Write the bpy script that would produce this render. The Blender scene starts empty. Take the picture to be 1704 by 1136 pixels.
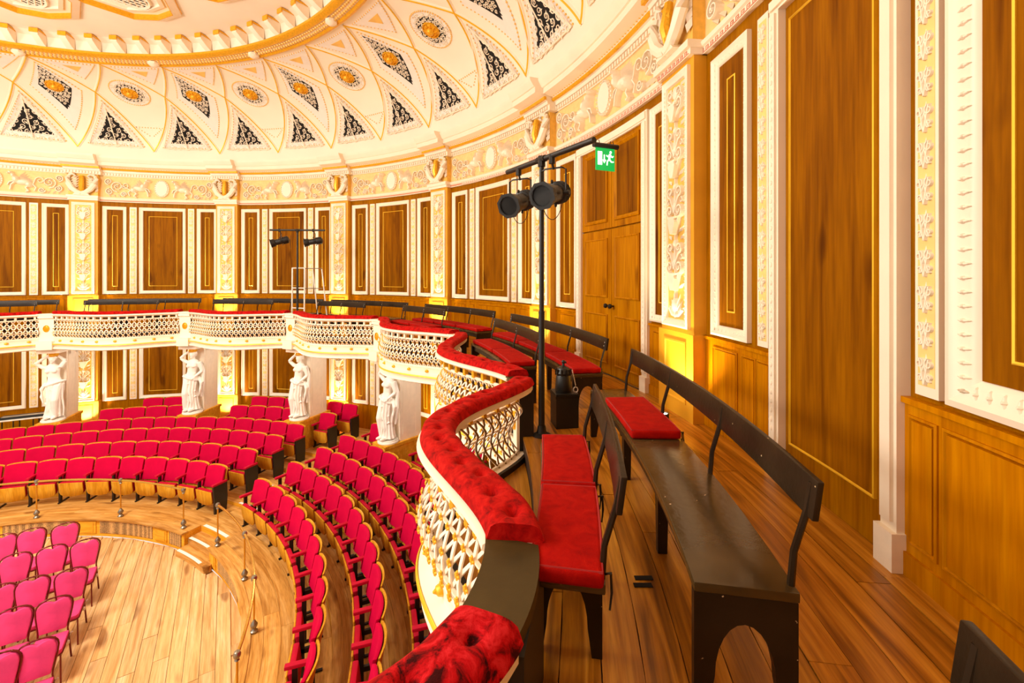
import bpy, bmesh, math, random
from math import sin, cos, pi, radians, degrees, sqrt, atan2, hypot
from mathutils import Vector, Matrix, Quaternion
random.seed(7)
scene = bpy.context.scene
COL = scene.collection

# ------------------------------------------------------------------ camera, world, lights, exposure
E = 5.45                                  # eye height above the pit floor
CAMX, CAMY, FPX, HZ = 8.9087, -3.2224, 728.63, 457.37
cd = bpy.data.cameras.new('camera'); cam = bpy.data.objects.new('camera', cd); COL.objects.link(cam)
cam.location = (CAMX, CAMY, E); cam.rotation_euler = (pi/2, 0, 0)
cd.sensor_width = 36; cd.lens = FPX/1704*36; cd.shift_y = -(568-HZ)/1704; cd.clip_start = 0.02
scene.camera = cam
vs = scene.view_settings
vs.view_transform = 'Standard'; vs.look = 'None'; vs.gamma = 1; vs.use_curve_mapping = False
vs.exposure = 0.38
w = bpy.data.worlds.new('world'); scene.world = w; w.use_nodes = True
w.node_tree.nodes['Background'].inputs[0].default_value = (1.0, .94, .86, 1)
w.node_tree.nodes['Background'].inputs[1].default_value = 0.70
def point_light(name, loc, power, color=(1, .92, .80), size=.3):
    l = bpy.data.lights.new(name, 'POINT'); l.energy = power; l.color = color; l.shadow_soft_size = size
    o = bpy.data.objects.new(name, l); COL.objects.link(o); o.location = loc; return o
# the chandelier over the middle of the room and the house lamps over the platform (out of frame)
point_light('chandelier_light', (0, 0, 7.6), 1000, size=.9)
point_light('chandelier_light', (1.0, -5.0, 7.8), 500, size=.8)
point_light('chandelier_light', (-4.5, 2.0, 7.8), 450, size=.8)
dl = bpy.data.lights.new('house_downlight', 'AREA'); dl.shape = 'DISK'; dl.size = 4.0; dl.energy = 700; dl.color = (1, .92, .79)
do_ = bpy.data.objects.new('house_downlight', dl); COL.objects.link(do_); do_.location = (0, 0, 10.6)
def spot_light(name, loc, target, power, angle, blend=.6, color=(1, .80, .50), size=.05):
    l = bpy.data.lights.new(name, 'SPOT'); l.energy = power; l.color = color; l.spot_size = radians(angle)
    l.spot_blend = blend; l.shadow_soft_size = size
    o = bpy.data.objects.new(name, l); COL.objects.link(o); o.location = loc
    o.rotation_euler = (Vector(target)-Vector(loc)).to_track_quat('-Z', 'Y').to_euler(); return o
UP_POWER, LOW_POWER = 150, 330

# ------------------------------------------------------------------ geometry constants
R = 11.0; T0, DT = -22.108, 20.7035
BAY = radians(DT)*R                        # bay width along the wall
def TH(k): return T0+DT*k                  # angle (deg) of pilaster k
def P(r, th, z): a = radians(th); return (r*sin(a), r*cos(a), z)
def pix(r, th, z):
    x, y, zz = P(r, th, z); d = y-CAMY
    if d < .15: return (1e5, 1e5)
    return (852+FPX*(x-CAMX)/d, HZ-FPX*(zz-E)/d)
def th_at(xpx, r):                         # angle where the pixel column meets the far side of a circle
    u = (xpx-852)/FPX; a = u*u+1; b = 2*(CAMX*u+CAMY); c = CAMX**2+CAMY**2-r*r
    t = (-b+sqrt(b*b-4*a*c))/(2*a); return degrees(atan2(CAMX+u*t, CAMY+t))
def on_plane(xpx, ypx, z):
    t = FPX*(z-E)/(HZ-ypx); return (CAMX+(xpx-852)/FPX*t, CAMY+t)
FLOOR_G = E-1.53; GUT = E-1.72             # gallery floor, and the lower strip behind the balustrade
RIM = E-1.03
DADO = E-.59

# ------------------------------------------------------------------ materials
def new_mat(name):
    m = bpy.data.materials.new(name); m.use_nodes = True
    nt = m.node_tree; return m, nt, nt.nodes['Principled BSDF']
def N(nt, t, **kw):
    n = nt.nodes.new(t)
    for k, v in kw.items(): setattr(n, k, v)
    return n
def ramp(nt, stops):
    n = N(nt, 'ShaderNodeValToRGB'); cr = n.color_ramp
    while len(cr.elements) < len(stops): cr.elements.new(.5)
    for e, (p, c) in zip(cr.elements, stops): e.position = p; e.color = (*c, 1)
    return n
def S(c):                                  # sRGB 0-255 -> linear
    return tuple(((v/255)/12.92 if v/255 <= .04045 else ((v/255+.055)/1.055)**2.4) for v in c)
def plain(name, col, rough=.5, metal=0, var=.12, scale=6, bump=0, bscale=60, spec=.5, sheen=0, rnd=0, emit=None, coat=0):
    m, nt, b = new_mat(name); c = S(col)
    tc = N(nt, 'ShaderNodeTexCoord'); no = N(nt, 'ShaderNodeTexNoise'); no.inputs['Scale'].default_value = scale
    no.inputs['Detail'].default_value = 4
    nt.links.new(tc.outputs['Object'], no.inputs['Vector'])
    rp = ramp(nt, [(.3, tuple(v*(1-var) for v in c)), (.7, tuple(min(1, v*(1+var)) for v in c))])
    nt.links.new(no.outputs['Fac'], rp.inputs['Fac']); out = rp.outputs['Color']
    if rnd:
        oi = N(nt, 'ShaderNodeObjectInfo'); hs = N(nt, 'ShaderNodeHueSaturation'); mr = N(nt, 'ShaderNodeMapRange')
        mr.inputs['To Min'].default_value = 1-rnd; mr.inputs['To Max'].default_value = 1+rnd
        nt.links.new(oi.outputs['Random'], mr.inputs['Value']); nt.links.new(mr.outputs['Result'], hs.inputs['Value'])
        nt.links.new(out, hs.inputs['Color']); out = hs.outputs['Color']
    nt.links.new(out, b.inputs['Base Color'])
    b.inputs['Roughness'].default_value = rough; b.inputs['Metallic'].default_value = metal
    b.inputs['Specular IOR Level'].default_value = spec; b.inputs['Sheen Weight'].default_value = sheen
    b.inputs['Coat Weight'].default_value = coat
    if emit: b.inputs['Emission Color'].default_value = (*S(emit[0]), 1); b.inputs['Emission Strength'].default_value = emit[1]
    if bump:
        n2 = N(nt, 'ShaderNodeTexNoise'); n2.inputs['Scale'].default_value = bscale; bp = N(nt, 'ShaderNodeBump')
        bp.inputs['Strength'].default_value = bump; bp.inputs['Distance'].default_value = .01
        nt.links.new(tc.outputs['Object'], n2.inputs['Vector']); nt.links.new(n2.outputs['Fac'], bp.inputs['Height'])
        nt.links.new(bp.outputs['Normal'], b.inputs['Normal'])
    return m
def wood(name, dark, mid, light, rough=.4, mode='vertical', gs=1.0, knots=True, rnd=.12, coat=0, dirv=None, spec=.05):
    """grain along z ('vertical'), round the room ('tangent'), along a floor direction ('dir') or object x ('x')"""
    m, nt, b = new_mat(name); L = nt.links
    tc = N(nt, 'ShaderNodeTexCoord'); sp = N(nt, 'ShaderNodeSeparateXYZ'); cb = N(nt, 'ShaderNodeCombineXYZ')
    L.new(tc.outputs['Object'], sp.inputs[0]); oi = N(nt, 'ShaderNodeObjectInfo')
    def mth(op, a, bb=None):
        n = N(nt, 'ShaderNodeMath', operation=op)
        for i, v in enumerate((a, bb)):
            if v is None: continue
            if isinstance(v, (int, float)): n.inputs[i].default_value = v
            else: L.new(v, n.inputs[i])
        return n.outputs[0]
    X, Y, Z = sp.outputs
    if mode == 'tangent':
        ang = mth('MULTIPLY', mth('ARCTAN2', X, Y), 10.0); rad = mth('SQRT', mth('ADD', mth('MULTIPLY', X, X), mth('MULTIPLY', Y, Y)))
        along, a1, a2 = ang, rad, Z
    elif mode == 'dir':
        along = mth('ADD', mth('MULTIPLY', X, dirv[0]), mth('MULTIPLY', Y, dirv[1]))
        a1 = mth('ADD', mth('MULTIPLY', X, -dirv[1]), mth('MULTIPLY', Y, dirv[0])); a2 = Z
    elif mode == 'x': along, a1, a2 = X, Y, Z
    else: along, a1, a2 = Z, X, Y
    L.new(mth('MULTIPLY', along, .55*gs), cb.inputs[0]); L.new(mth('MULTIPLY', a1, 9*gs), cb.inputs[1])
    L.new(mth('ADD', mth('MULTIPLY', a2, 9*gs), mth('MULTIPLY', oi.outputs['Random'], 37.0)), cb.inputs[2])
    n1 = N(nt, 'ShaderNodeTexNoise'); n1.inputs['Scale'].default_value = 1.3; n1.inputs['Detail'].default_value = 6; n1.inputs['Distortion'].default_value = .9
    L.new(cb.outputs[0], n1.inputs['Vector'])
    n2 = N(nt, 'ShaderNodeTexNoise'); n2.inputs['Scale'].default_value = 7; n2.inputs['Detail'].default_value = 3
    L.new(cb.outputs[0], n2.inputs['Vector'])
    rp = ramp(nt, [(.28, S(dark)), (.5, S(mid)), (.72, S(light))]); L.new(n1.outputs['Fac'], rp.inputs['Fac'])
    mx = N(nt, 'ShaderNodeMixRGB', blend_type='MULTIPLY'); mx.inputs['Fac'].default_value = .5
    r2 = ramp(nt, [(.35, (.62, .55, .5)), (.6, (1, 1, 1))]); L.new(n2.outputs['Fac'], r2.inputs['Fac'])
    L.new(rp.outputs['Color'], mx.inputs[1]); L.new(r2.outputs['Color'], mx.inputs[2]); out = mx.outputs[0]
    if knots:
        vo = N(nt, 'ShaderNodeTexNoise'); vo.inputs['Scale'].default_value = .55; vo.inputs['Detail'].default_value = 1
        cb2 = N(nt, 'ShaderNodeCombineXYZ'); L.new(mth('MULTIPLY', along, 2.2), cb2.inputs[0]); L.new(mth('MULTIPLY', a1, 6), cb2.inputs[1])
        L.new(mth('ADD', mth('MULTIPLY', a2, 6), mth('MULTIPLY', oi.outputs['Random'], 91.0)), cb2.inputs[2])
        L.new(cb2.outputs[0], vo.inputs['Vector'])
        r3 = ramp(nt, [(.66, (1, 1, 1)), (.74, (.42, .33, .28))]); L.new(vo.outputs['Fac'], r3.inputs['Fac'])
        m2 = N(nt, 'ShaderNodeMixRGB', blend_type='MULTIPLY'); m2.inputs['Fac'].default_value = .8
        L.new(out, m2.inputs[1]); L.new(r3.outputs['Color'], m2.inputs[2]); out = m2.outputs[0]
    if rnd:
        hs = N(nt, 'ShaderNodeHueSaturation'); mr = N(nt, 'ShaderNodeMapRange')
        mr.inputs['To Min'].default_value = 1-rnd; mr.inputs['To Max'].default_value = 1+rnd
        L.new(oi.outputs['Random'], mr.inputs['Value']); L.new(mr.outputs['Result'], hs.inputs['Value'])
        L.new(out, hs.inputs['Color']); out = hs.outputs['Color']
    L.new(out, b.inputs['Base Color']); b.inputs['Roughness'].default_value = rough; b.inputs['Coat Weight'].default_value = coat
    b.inputs['Coat Roughness'].default_value = .25; b.inputs['Specular IOR Level'].default_value = spec
    bp = N(nt, 'ShaderNodeBump'); bp.inputs['Strength'].default_value = .12; bp.inputs['Distance'].default_value = .01
    L.new(n2.outputs['Fac'], bp.inputs['Height']); L.new(bp.outputs['Normal'], b.inputs['Normal'])
    return m
def velvet(name, dark, mid, light, scale=7, lo=.34, hi=.66, sheen=.12):
    m, nt, b = new_mat(name); L = nt.links
    tc = N(nt, 'ShaderNodeTexCoord'); n1 = N(nt, 'ShaderNodeTexNoise'); n1.inputs['Scale'].default_value = scale; n1.inputs['Detail'].default_value = 8
    n1.inputs['Roughness'].default_value = .65; n1.inputs['Distortion'].default_value = .6
    L.new(tc.outputs['Object'], n1.inputs['Vector'])
    rp = ramp(nt, [(lo, S(dark)), (.5, S(mid)), (hi, S(light))]); L.new(n1.outputs['Fac'], rp.inputs['Fac'])
    L.new(rp.outputs['Color'], b.inputs['Base Color']); b.inputs['Roughness'].default_value = .85; b.inputs['Specular IOR Level'].default_value = .1
    b.inputs['Sheen Weight'].default_value = sheen; b.inputs['Sheen Tint'].default_value = (*S((255, 90, 70)), 1)
    n2 = N(nt, 'ShaderNodeTexNoise'); n2.inputs['Scale'].default_value = 220; bp = N(nt, 'ShaderNodeBump')
    bp.inputs['Strength'].default_value = .35; bp.inputs['Distance'].default_value = .004
    L.new(tc.outputs['Object'], n2.inputs['Vector']); L.new(n2.outputs['Fac'], bp.inputs['Height']); L.new(bp.outputs['Normal'], b.inputs['Normal'])
    return m
def chipped(name, col, chip, thr=.71, rough=.35):
    m, nt, b = new_mat(name); L = nt.links
    tc = N(nt, 'ShaderNodeTexCoord'); n1 = N(nt, 'ShaderNodeTexNoise'); n1.inputs['Scale'].default_value = 34; n1.inputs['Detail'].default_value = 3
    n0 = N(nt, 'ShaderNodeTexNoise'); n0.inputs['Scale'].default_value = 4
    L.new(tc.outputs['Object'], n1.inputs['Vector']); L.new(tc.outputs['Object'], n0.inputs['Vector'])
    c = S(col); rp0 = ramp(nt, [(.3, tuple(v*.75 for v in c)), (.7, tuple(v*1.3 for v in c))]); L.new(n0.outputs['Fac'], rp0.inputs['Fac'])
    rp = ramp(nt, [(thr, (0, 0, 0)), (thr+.01, (1, 1, 1))]); L.new(n1.outputs['Fac'], rp.inputs['Fac'])
    mx = N(nt, 'ShaderNodeMixRGB'); L.new(rp.outputs['Color'], mx.inputs[0]); L.new(rp0.outputs['Color'], mx.inputs[1]); mx.inputs[2].default_value = (*S(chip), 1)
    L.new(mx.outputs[0], b.inputs['Base Color'])
    mr = N(nt, 'ShaderNodeMapRange'); mr.inputs['To Min'].default_value = rough-.1; mr.inputs['To Max'].default_value = rough+.12
    L.new(n0.outputs['Fac'], mr.inputs['Value']); L.new(mr.outputs['Result'], b.inputs['Roughness'])
    b.inputs['Specular IOR Level'].default_value = .5 if rough < .3 else .2
    bp = N(nt, 'ShaderNodeBump'); bp.inputs['Strength'].default_value = .15; bp.inputs['Distance'].default_value = .006
    L.new(n1.outputs['Fac'], bp.inputs['Height']); L.new(bp.outputs['Normal'], b.inputs['Normal'])
    return m
def perforated(name, base, hole, scale, thr):
    m, nt, b = new_mat(name); L = nt.links
    tc = N(nt, 'ShaderNodeTexCoord'); v = N(nt, 'ShaderNodeTexVoronoi'); v.inputs['Scale'].default_value = scale; v.inputs['Randomness'].default_value = .15
    L.new(tc.outputs['Object'], v.inputs['Vector'])
    rp = ramp(nt, [(thr, S(hole)), (thr+.06, S(base))]); L.new(v.outputs['Distance'], rp.inputs['Fac'])
    L.new(rp.outputs['Color'], b.inputs['Base Color']); b.inputs['Roughness'].default_value = .5
    return m
M = {}
M['cream'] = plain('cream_plaster', (244, 230, 208), .6, var=.03, scale=1.2)
M['white'] = plain('white_paint', (246, 230, 206), .42, var=.03, scale=3)
M['white_aged'] = plain('aged_white_paint', (246, 230, 206), .55, var=.05, scale=9, bump=.08)
M['grey_plaster'] = plain('pale_grey_plaster', (234, 226, 216), .6, var=.03)
M['gold'] = plain('gilding', (232, 172, 30), .38, metal=.35, var=.15, scale=30)
M['frieze_bg'] = plain('pale_gilded_ground', (242, 204, 136), .6, metal=.0, var=.08, scale=14)
M['gold_bg'] = plain('gilded_ground', (238, 190, 88), .5, metal=.1, var=.12, scale=12)
M['gold_line'] = plain('gilded_line', (240, 190, 40), .35, metal=.3, var=.08)
M['pale_gold'] = plain('pale_gilding', (238, 190, 98), .5, metal=.1, var=.1)
M['strip_bg'] = plain('strip_gilding', (244, 208, 130), .5, var=.06)
M['brass'] = plain('brass', (214, 168, 72), .25, metal=.9, var=.1)
M['steel'] = plain('aged_nickel', (150, 142, 128), .3, metal=.85, var=.15)
M['wall_wood'] = wood('wall_wood', (136, 80, 0), (156, 97, 0), (168, 109, 1), .42, gs=.8, knots=False, rnd=0)
M['panel_wood'] = wood('panel_wood', (100, 52, 0), (136, 80, 0), (152, 93, 0), .5, gs=.7, rnd=.06)
M['dado_wood'] = wood('dado_wood', (176, 104, 0), (190, 117, 0), (200, 130, 2), .4, gs=.6, knots=False, rnd=.04)
M['pil_paint'] = plain('ochre_paint', (224, 160, 30), .5, var=.05, scale=3)
M['door_wood'] = wood('door_wood', (160, 94, 0), (182, 114, 1), (194, 127, 5), .38, gs=.7, rnd=.04)
M['gal_floor'] = wood('gallery_boards', (112, 66, 5), (180, 114, 22), (218, 154, 50), .34, mode='tangent', gs=1.2, rnd=.16, coat=.12, spec=.35)
M['stall_floor'] = wood('stalls_boards', (172, 114, 48), (204, 148, 74), (222, 172, 102), .38, mode='tangent', gs=1.0, rnd=.1)
M['pit_floor'] = wood('pit_boards', (190, 138, 80), (216, 172, 114), (228, 194, 146), .36, mode='dir', dirv=(.545, -.838), gs=.9, rnd=.12, coat=.1)
M['under'] = plain('floor_underlay', (60, 36, 18), .8)
M['fascia'] = wood('fascia_wood', (214, 144, 32), (230, 162, 44), (240, 180, 62), .4, mode='tangent', gs=.6, knots=False, rnd=.04)
M['nosing'] = plain('white_nosing', (236, 230, 220), .5, var=.04)
M['bench'] = chipped('bench_paint', (42, 30, 18), (200, 170, 130), .735, .32)
M['bench_seat'] = chipped('bench_seat_paint', (70, 52, 26), (210, 180, 140), .745, .22)
M['iron'] = plain('black_iron', (30, 24, 18), .45, metal=.3, var=.2)
M['black'] = plain('black_paint', (20, 18, 16), .45, var=.2, scale=14)
M['dark'] = plain('dark_void', (14, 10, 8), .9, var=.1)
M['lens'] = plain('lens_glass', (16, 16, 20), .08, var=.1, spec=.8)
M['bolt'] = plain('bolt_steel', (216, 206, 190), .35, metal=.6)
M['velvet'] = velvet('crushed_red_velvet', (104, 2, 2), (172, 8, 6), (194, 26, 18), 20, .32, .66)
M['velvet_near'] = velvet('worn_red_velvet', (48, 0, 2), (178, 6, 16), (206, 36, 44), 15, .38, .60)
M['cushion'] = velvet('red_cushion_plush', (136, 2, 0), (160, 6, 0), (176, 18, 3), 14, .3, .7, .05)
M['piping'] = plain('dark_red_piping', (150, 14, 14), .8)
M['seat_red'] = plain('crimson_upholstery', (192, 0, 56), .8, var=.06, scale=5, bump=.1, bscale=400, spec=.08)
M['seat_arm'] = plain('dark_crimson_pad', (178, 10, 44), .7, var=.06, spec=.15)
M['ply'] = wood('seat_plywood', (196, 132, 28), (210, 148, 38), (218, 164, 58), .4, mode='vertical', gs=.8, knots=False, rnd=.04)
M['pink'] = plain('pink_upholstery', (210, 62, 116), .8, var=.16, scale=5, bump=.1, bscale=300, spec=.1, rnd=.05)
M['chair_frame'] = plain('copper_brown_tube', (112, 34, 26), .3, metal=.5, var=.1)
M['marble'] = plain('white_statue_plaster', (244, 236, 224), .45, var=.04, scale=5)
M['lat_back'] = plain('strap_back_brown', (132, 98, 40), .5, metal=.2, var=.1)  # darker gold-brown, set on the inner faces of the lattice straps
M['slab'] = chipped('slab_paint', (70, 56, 28), (190, 120, 40), .8, .42)
M['base_board'] = plain('dark_base_paint', (26, 18, 10), .5)
M['vent'] = perforated('brass_vent_mesh', (206, 158, 96), (64, 38, 20), 40, .40)
M['ring_guil'] = plain('guilloche_plaster', (244, 222, 176), .5, var=.05, scale=40)
M['exit_green'] = plain('exit_sign_green', (0, 150, 70), .4, var=.03, emit=((0, 160, 70), .8))
M['exit_white'] = plain('exit_sign_white', (240, 250, 244), .4, var=.01, emit=((240, 255, 246), 1.2))
M['lamp_on'] = plain('lit_lens', (255, 245, 220), .4, emit=((255, 240, 205), 25))
M['key_pink'] = plain('pink_key_paint', (206, 120, 84), .5, var=.06)
M['alu'] = plain('white_enamel_tube', (232, 224, 210), .35, metal=.2)

# ------------------------------------------------------------------ mesh helpers
class MB:
    def __init__(s): s.v = []; s.f = []
    def add(s, vs, fs):
        o = len(s.v); s.v += [tuple(p) for p in vs]; s.f += [tuple(i+o for i in f) for f in fs]; return s
    def box(s, x0, x1, y0, y1, z0, z1):
        return s.add([(x0,y0,z0),(x1,y0,z0),(x1,y1,z0),(x0,y1,z0),(x0,y0,z1),(x1,y0,z1),(x1,y1,z1),(x0,y1,z1)],
                     [(3,2,1,0),(4,5,6,7),(0,1,5,4),(1,2,6,5),(2,3,7,6),(3,0,4,7)])
    def loft(s, rings, caps=True, closed=True):
        n = len(rings[0]); o = len(s.v)
        for r in rings: s.v += [tuple(p) for p in r]
        m = n if closed else n-1
        for i in range(len(rings)-1):
            for j in range(m):
                a = o+i*n+j; b = o+i*n+(j+1) % n
                s.f.append((a, b, b+n, a+n))
        if caps and closed:
            s.f.append(tuple(o+j for j in reversed(range(n)))); s.f.append(tuple(o+(len(rings)-1)*n+j for j in range(n)))
        return s
    def tube(s, pts, rad, n=6, caps=True):
        pts = [Vector(p) for p in pts]; rings = []; ref = Vector((0, 0, 1))
        if abs((pts[1]-pts[0]).normalized().z) > .9: ref = Vector((1, 0, 0))
        for i, p in enumerate(pts):
            a = pts[max(i-1, 0)]; b = pts[min(i+1, len(pts)-1)]; t = (b-a).normalized()
            x = t.cross(ref)
            if x.length < 1e-4: x = t.orthogonal()
            x.normalize(); y = t.cross(x)
            ref = x.cross(t) if False else ref
            r = rad[i] if isinstance(rad, (list, tuple)) else rad
            rings.append([p+x*(r*cos(2*pi*j/n))+y*(r*sin(2*pi*j/n)) for j in range(n)])
        return s.loft(rings, caps)
    def lathe(s, prof, n=12, at=(0, 0, 0), axis=None):
        q = Matrix.Identity(3)
        if axis is not None: q = Vector((0, 0, 1)).rotation_difference(Vector(axis).normalized()).to_matrix()
        a = Vector(at)
        return s.loft([[a+q@Vector((r*cos(2*pi*j/n), r*sin(2*pi*j/n), z)) for j in range(n)] for r, z in prof])
    def ell(s, c, rad, n=8, m=6, rot=None):
        rings = []; c = Vector(c)
        for i in range(m+1):
            t = -pi/2+pi*i/m; rr = max(cos(t), .02)
            ring = [Vector((rad[0]*rr*cos(2*pi*j/n), rad[1]*rr*sin(2*pi*j/n), rad[2]*sin(t))) for j in range(n)]
            rings.append([c+(rot@p if rot else p) for p in ring])
        return s.loft(rings)
    def arc(s, r0, r1, z0, z1, t0, t1, step=2.0):
        n = max(1, int(abs(t1-t0)/step+.99)); rings = []
        for i in range(n+1):
            t = t0+(t1-t0)*i/n
            rings.append([P(r0, t, z0), P(r0, t, z1), P(r1, t, z1), P(r1, t, z0)])
        return s.loft(rings)
    def arcprof(s, prof, t0, t1, step=2.0):
        n = max(1, int(abs(t1-t0)/step+.99))
        return s.loft([[P(r, t0+(t1-t0)*i/n, z) for r, z in prof] for i in range(n+1)])
    def xform(s, mat): s.v = [tuple(mat@Vector(p)) for p in s.v]; return s
    def bend(s, R_=R):
        s.v = [((R_-n)*sin(u/R_), (R_-n)*cos(u/R_), z) for u, n, z in s.v]; return s
    # flat (u, n, z) relief work, n = proud of the wall
    def fbox(s, u0, u1, n0, n1, z0, z1):
        k = max(1, int((u1-u0)/.3+.99)); return s.loft([[(u0+(u1-u0)*i/k, n0, z0), (u0+(u1-u0)*i/k, n1, z0), (u0+(u1-u0)*i/k, n1, z1), (u0+(u1-u0)*i/k, n0, z1)] for i in range(k+1)])
    def fframe(s, u0, u1, z0, z1, prof, n0=0):
        ku = max(1, int((u1-u0)/.3+.99)); path = []
        for i in range(ku): path.append((i/ku, 0))
        path.append((1, 0)); path.append((1, 1))
        for i in range(ku-1, -1, -1): path.append((i/ku, 1))
        rings = []
        for a, b in path:
            rings.append([(u0+d+(u1-u0-2*d)*a, n0+h, z0+d+(z1-z0-2*d)*b) for d, h in prof])
        n = len(prof); o = len(s.v); m = len(rings)
        for r in rings: s.v += r
        for i in range(m):
            for j in range(n-1):
                a = o+i*n+j; b = o+((i+1) % m)*n+j; s.f.append((a, b, b+1, a+1))
        return s
    def frib(s, pts, wd, d, n0=0, taper=None):
        rings = []; k = len(pts)
        for i, (u, z) in enumerate(pts):
            a = pts[max(i-1, 0)]; b = pts[min(i+1, k-1)]; tx, tz = b[0]-a[0], b[1]-a[1]; L = hypot(tx, tz) or 1
            px, pz = -tz/L, tx/L; ww = wd*(taper(i/(k-1)) if taper else 1)
            rings.append([(u-px*ww/2, n0, z-pz*ww/2), (u-px*ww/4, n0+d, z-pz*ww/4), (u+px*ww/4, n0+d, z+pz*ww/4), (u+px*ww/2, n0, z+pz*ww/2)])
        return s.loft(rings)
    def fspiral(s, cu, cz, r, turns, a0, sgn, wd, d, n0=0, lead=None):
        k = int(turns*11)+2; pts = []
        if lead: pts.append(lead)
        for i in range(k):
            t = i/(k-1); a = a0+sgn*2*pi*turns*t; rr = r*(1-.8*t); pts.append((cu+rr*cos(a), cz+rr*sin(a)))
        return s.frib(pts, wd, d, n0, lambda t: 1.1-.5*t)
    def fblob(s, cu, cz, ru, rz, d, rot=0, n0=0, n=8):
        c, sn = cos(rot), sin(rot); rings = []
        for q, hh in ((1, 0), (.78, .7), (.35, .97)):
            rings.append([(cu+ru*q*cos(2*pi*j/n)*c-rz*q*sin(2*pi*j/n)*sn, n0+d*hh, cz+ru*q*cos(2*pi*j/n)*sn+rz*q*sin(2*pi*j/n)*c) for j in range(n)])
        return s.loft(rings)
    def fleaf(s, a, b, wd, d, n0=0):
        (x0, z0), (x1, z1) = a, b; L = hypot(x1-x0, z1-z0) or 1; px, pz = -(z1-z0)/L*wd/2, (x1-x0)/L*wd/2
        mx, mz = x0+(x1-x0)*.45, z0+(z1-z0)*.45
        return s.add([(x0, n0+d*.4, z0), (mx+px, n0, mz+pz), (x1, n0, z1), (mx-px, n0, mz-pz), (mx, n0+d, mz)], [(0, 1, 4), (1, 2, 4), (2, 3, 4), (3, 0, 4)])
    def fpoly(s, pts, n0, n1):
        k = len(pts); return s.add([(u, n0, z) for u, z in pts]+[(u, n1, z) for u, z in pts],
            [tuple(range(k, 2*k))]+[(i, (i+1) % k, (i+1) % k+k, i+k) for i in range(k)])
    def mesh(s, name, mat, smooth=40):
        me = bpy.data.meshes.new(name); me.from_pydata(s.v, [], s.f)
        bm = bmesh.new(); bm.from_mesh(me); bmesh.ops.recalc_face_normals(bm, faces=bm.faces); bm.to_mesh(me); bm.free()
        if smooth:
            me.polygons.foreach_set('use_smooth', [True]*len(me.polygons)); me.set_sharp_from_angle(angle=radians(smooth))
        for mm in (mat if isinstance(mat, (list, tuple)) else [mat]): me.materials.append(M[mm] if isinstance(mm, str) else mm)
        me.update(); return me
    def build(s, name, mat, parent=None, smooth=40, **kw):
        return put(name, s.mesh(name, mat, smooth), parent, **kw)
def put(name, me, parent=None, loc=None, rotz=None):
    o = bpy.data.objects.new(name, me); COL.objects.link(o)
    if parent: o.parent = parent
    if loc is not None: o.location = loc
    if rotz is not None: o.rotation_euler.z = rotz
    return o
def empty(name, loc=(0, 0, 0), rotz=0, parent=None):
    o = bpy.data.objects.new(name, None); COL.objects.link(o); o.location = loc; o.rotation_euler.z = rotz
    o.empty_display_size = .1
    if parent: o.parent = parent
    return o
def tag(o, label=None, cat=None, group=None, kind=None):
    if label: o['label'] = label
    if cat: o['category'] = cat
    if group: o['group'] = group
    if kind: o['kind'] = kind
    return o
def bevel(me, width, seg=2, angle=30):
    bm = bmesh.new(); bm.from_mesh(me); bmesh.ops.remove_doubles(bm, verts=bm.verts, dist=1e-5)
    ed = [e for e in bm.edges if len(e.link_faces) == 2 and e.calc_face_angle(0) > radians(angle)]
    bmesh.ops.bevel(bm, geom=ed, offset=width, segments=seg, profile=.6, affect='EDGES', clamp_overlap=True)
    bm.to_mesh(me); bm.free()
    me.polygons.foreach_set('use_smooth', [True]*len(me.polygons)); me.set_sharp_from_angle(angle=radians(45)); return me
ORD = ['first', 'second', 'third', 'fourth', 'fifth', 'sixth', 'seventh', 'eighth', 'ninth', 'tenth', 'eleventh', 'twelfth', 'thirteenth',
       'fourteenth', 'fifteenth', 'sixteenth', 'seventeenth', 'eighteenth', 'nineteenth', 'twentieth', 'twenty-first', 'twenty-second', 'twenty-third', 'twenty-fourth', 'twenty-fifth']
def rot(k): return -radians(TH(k))

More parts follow.
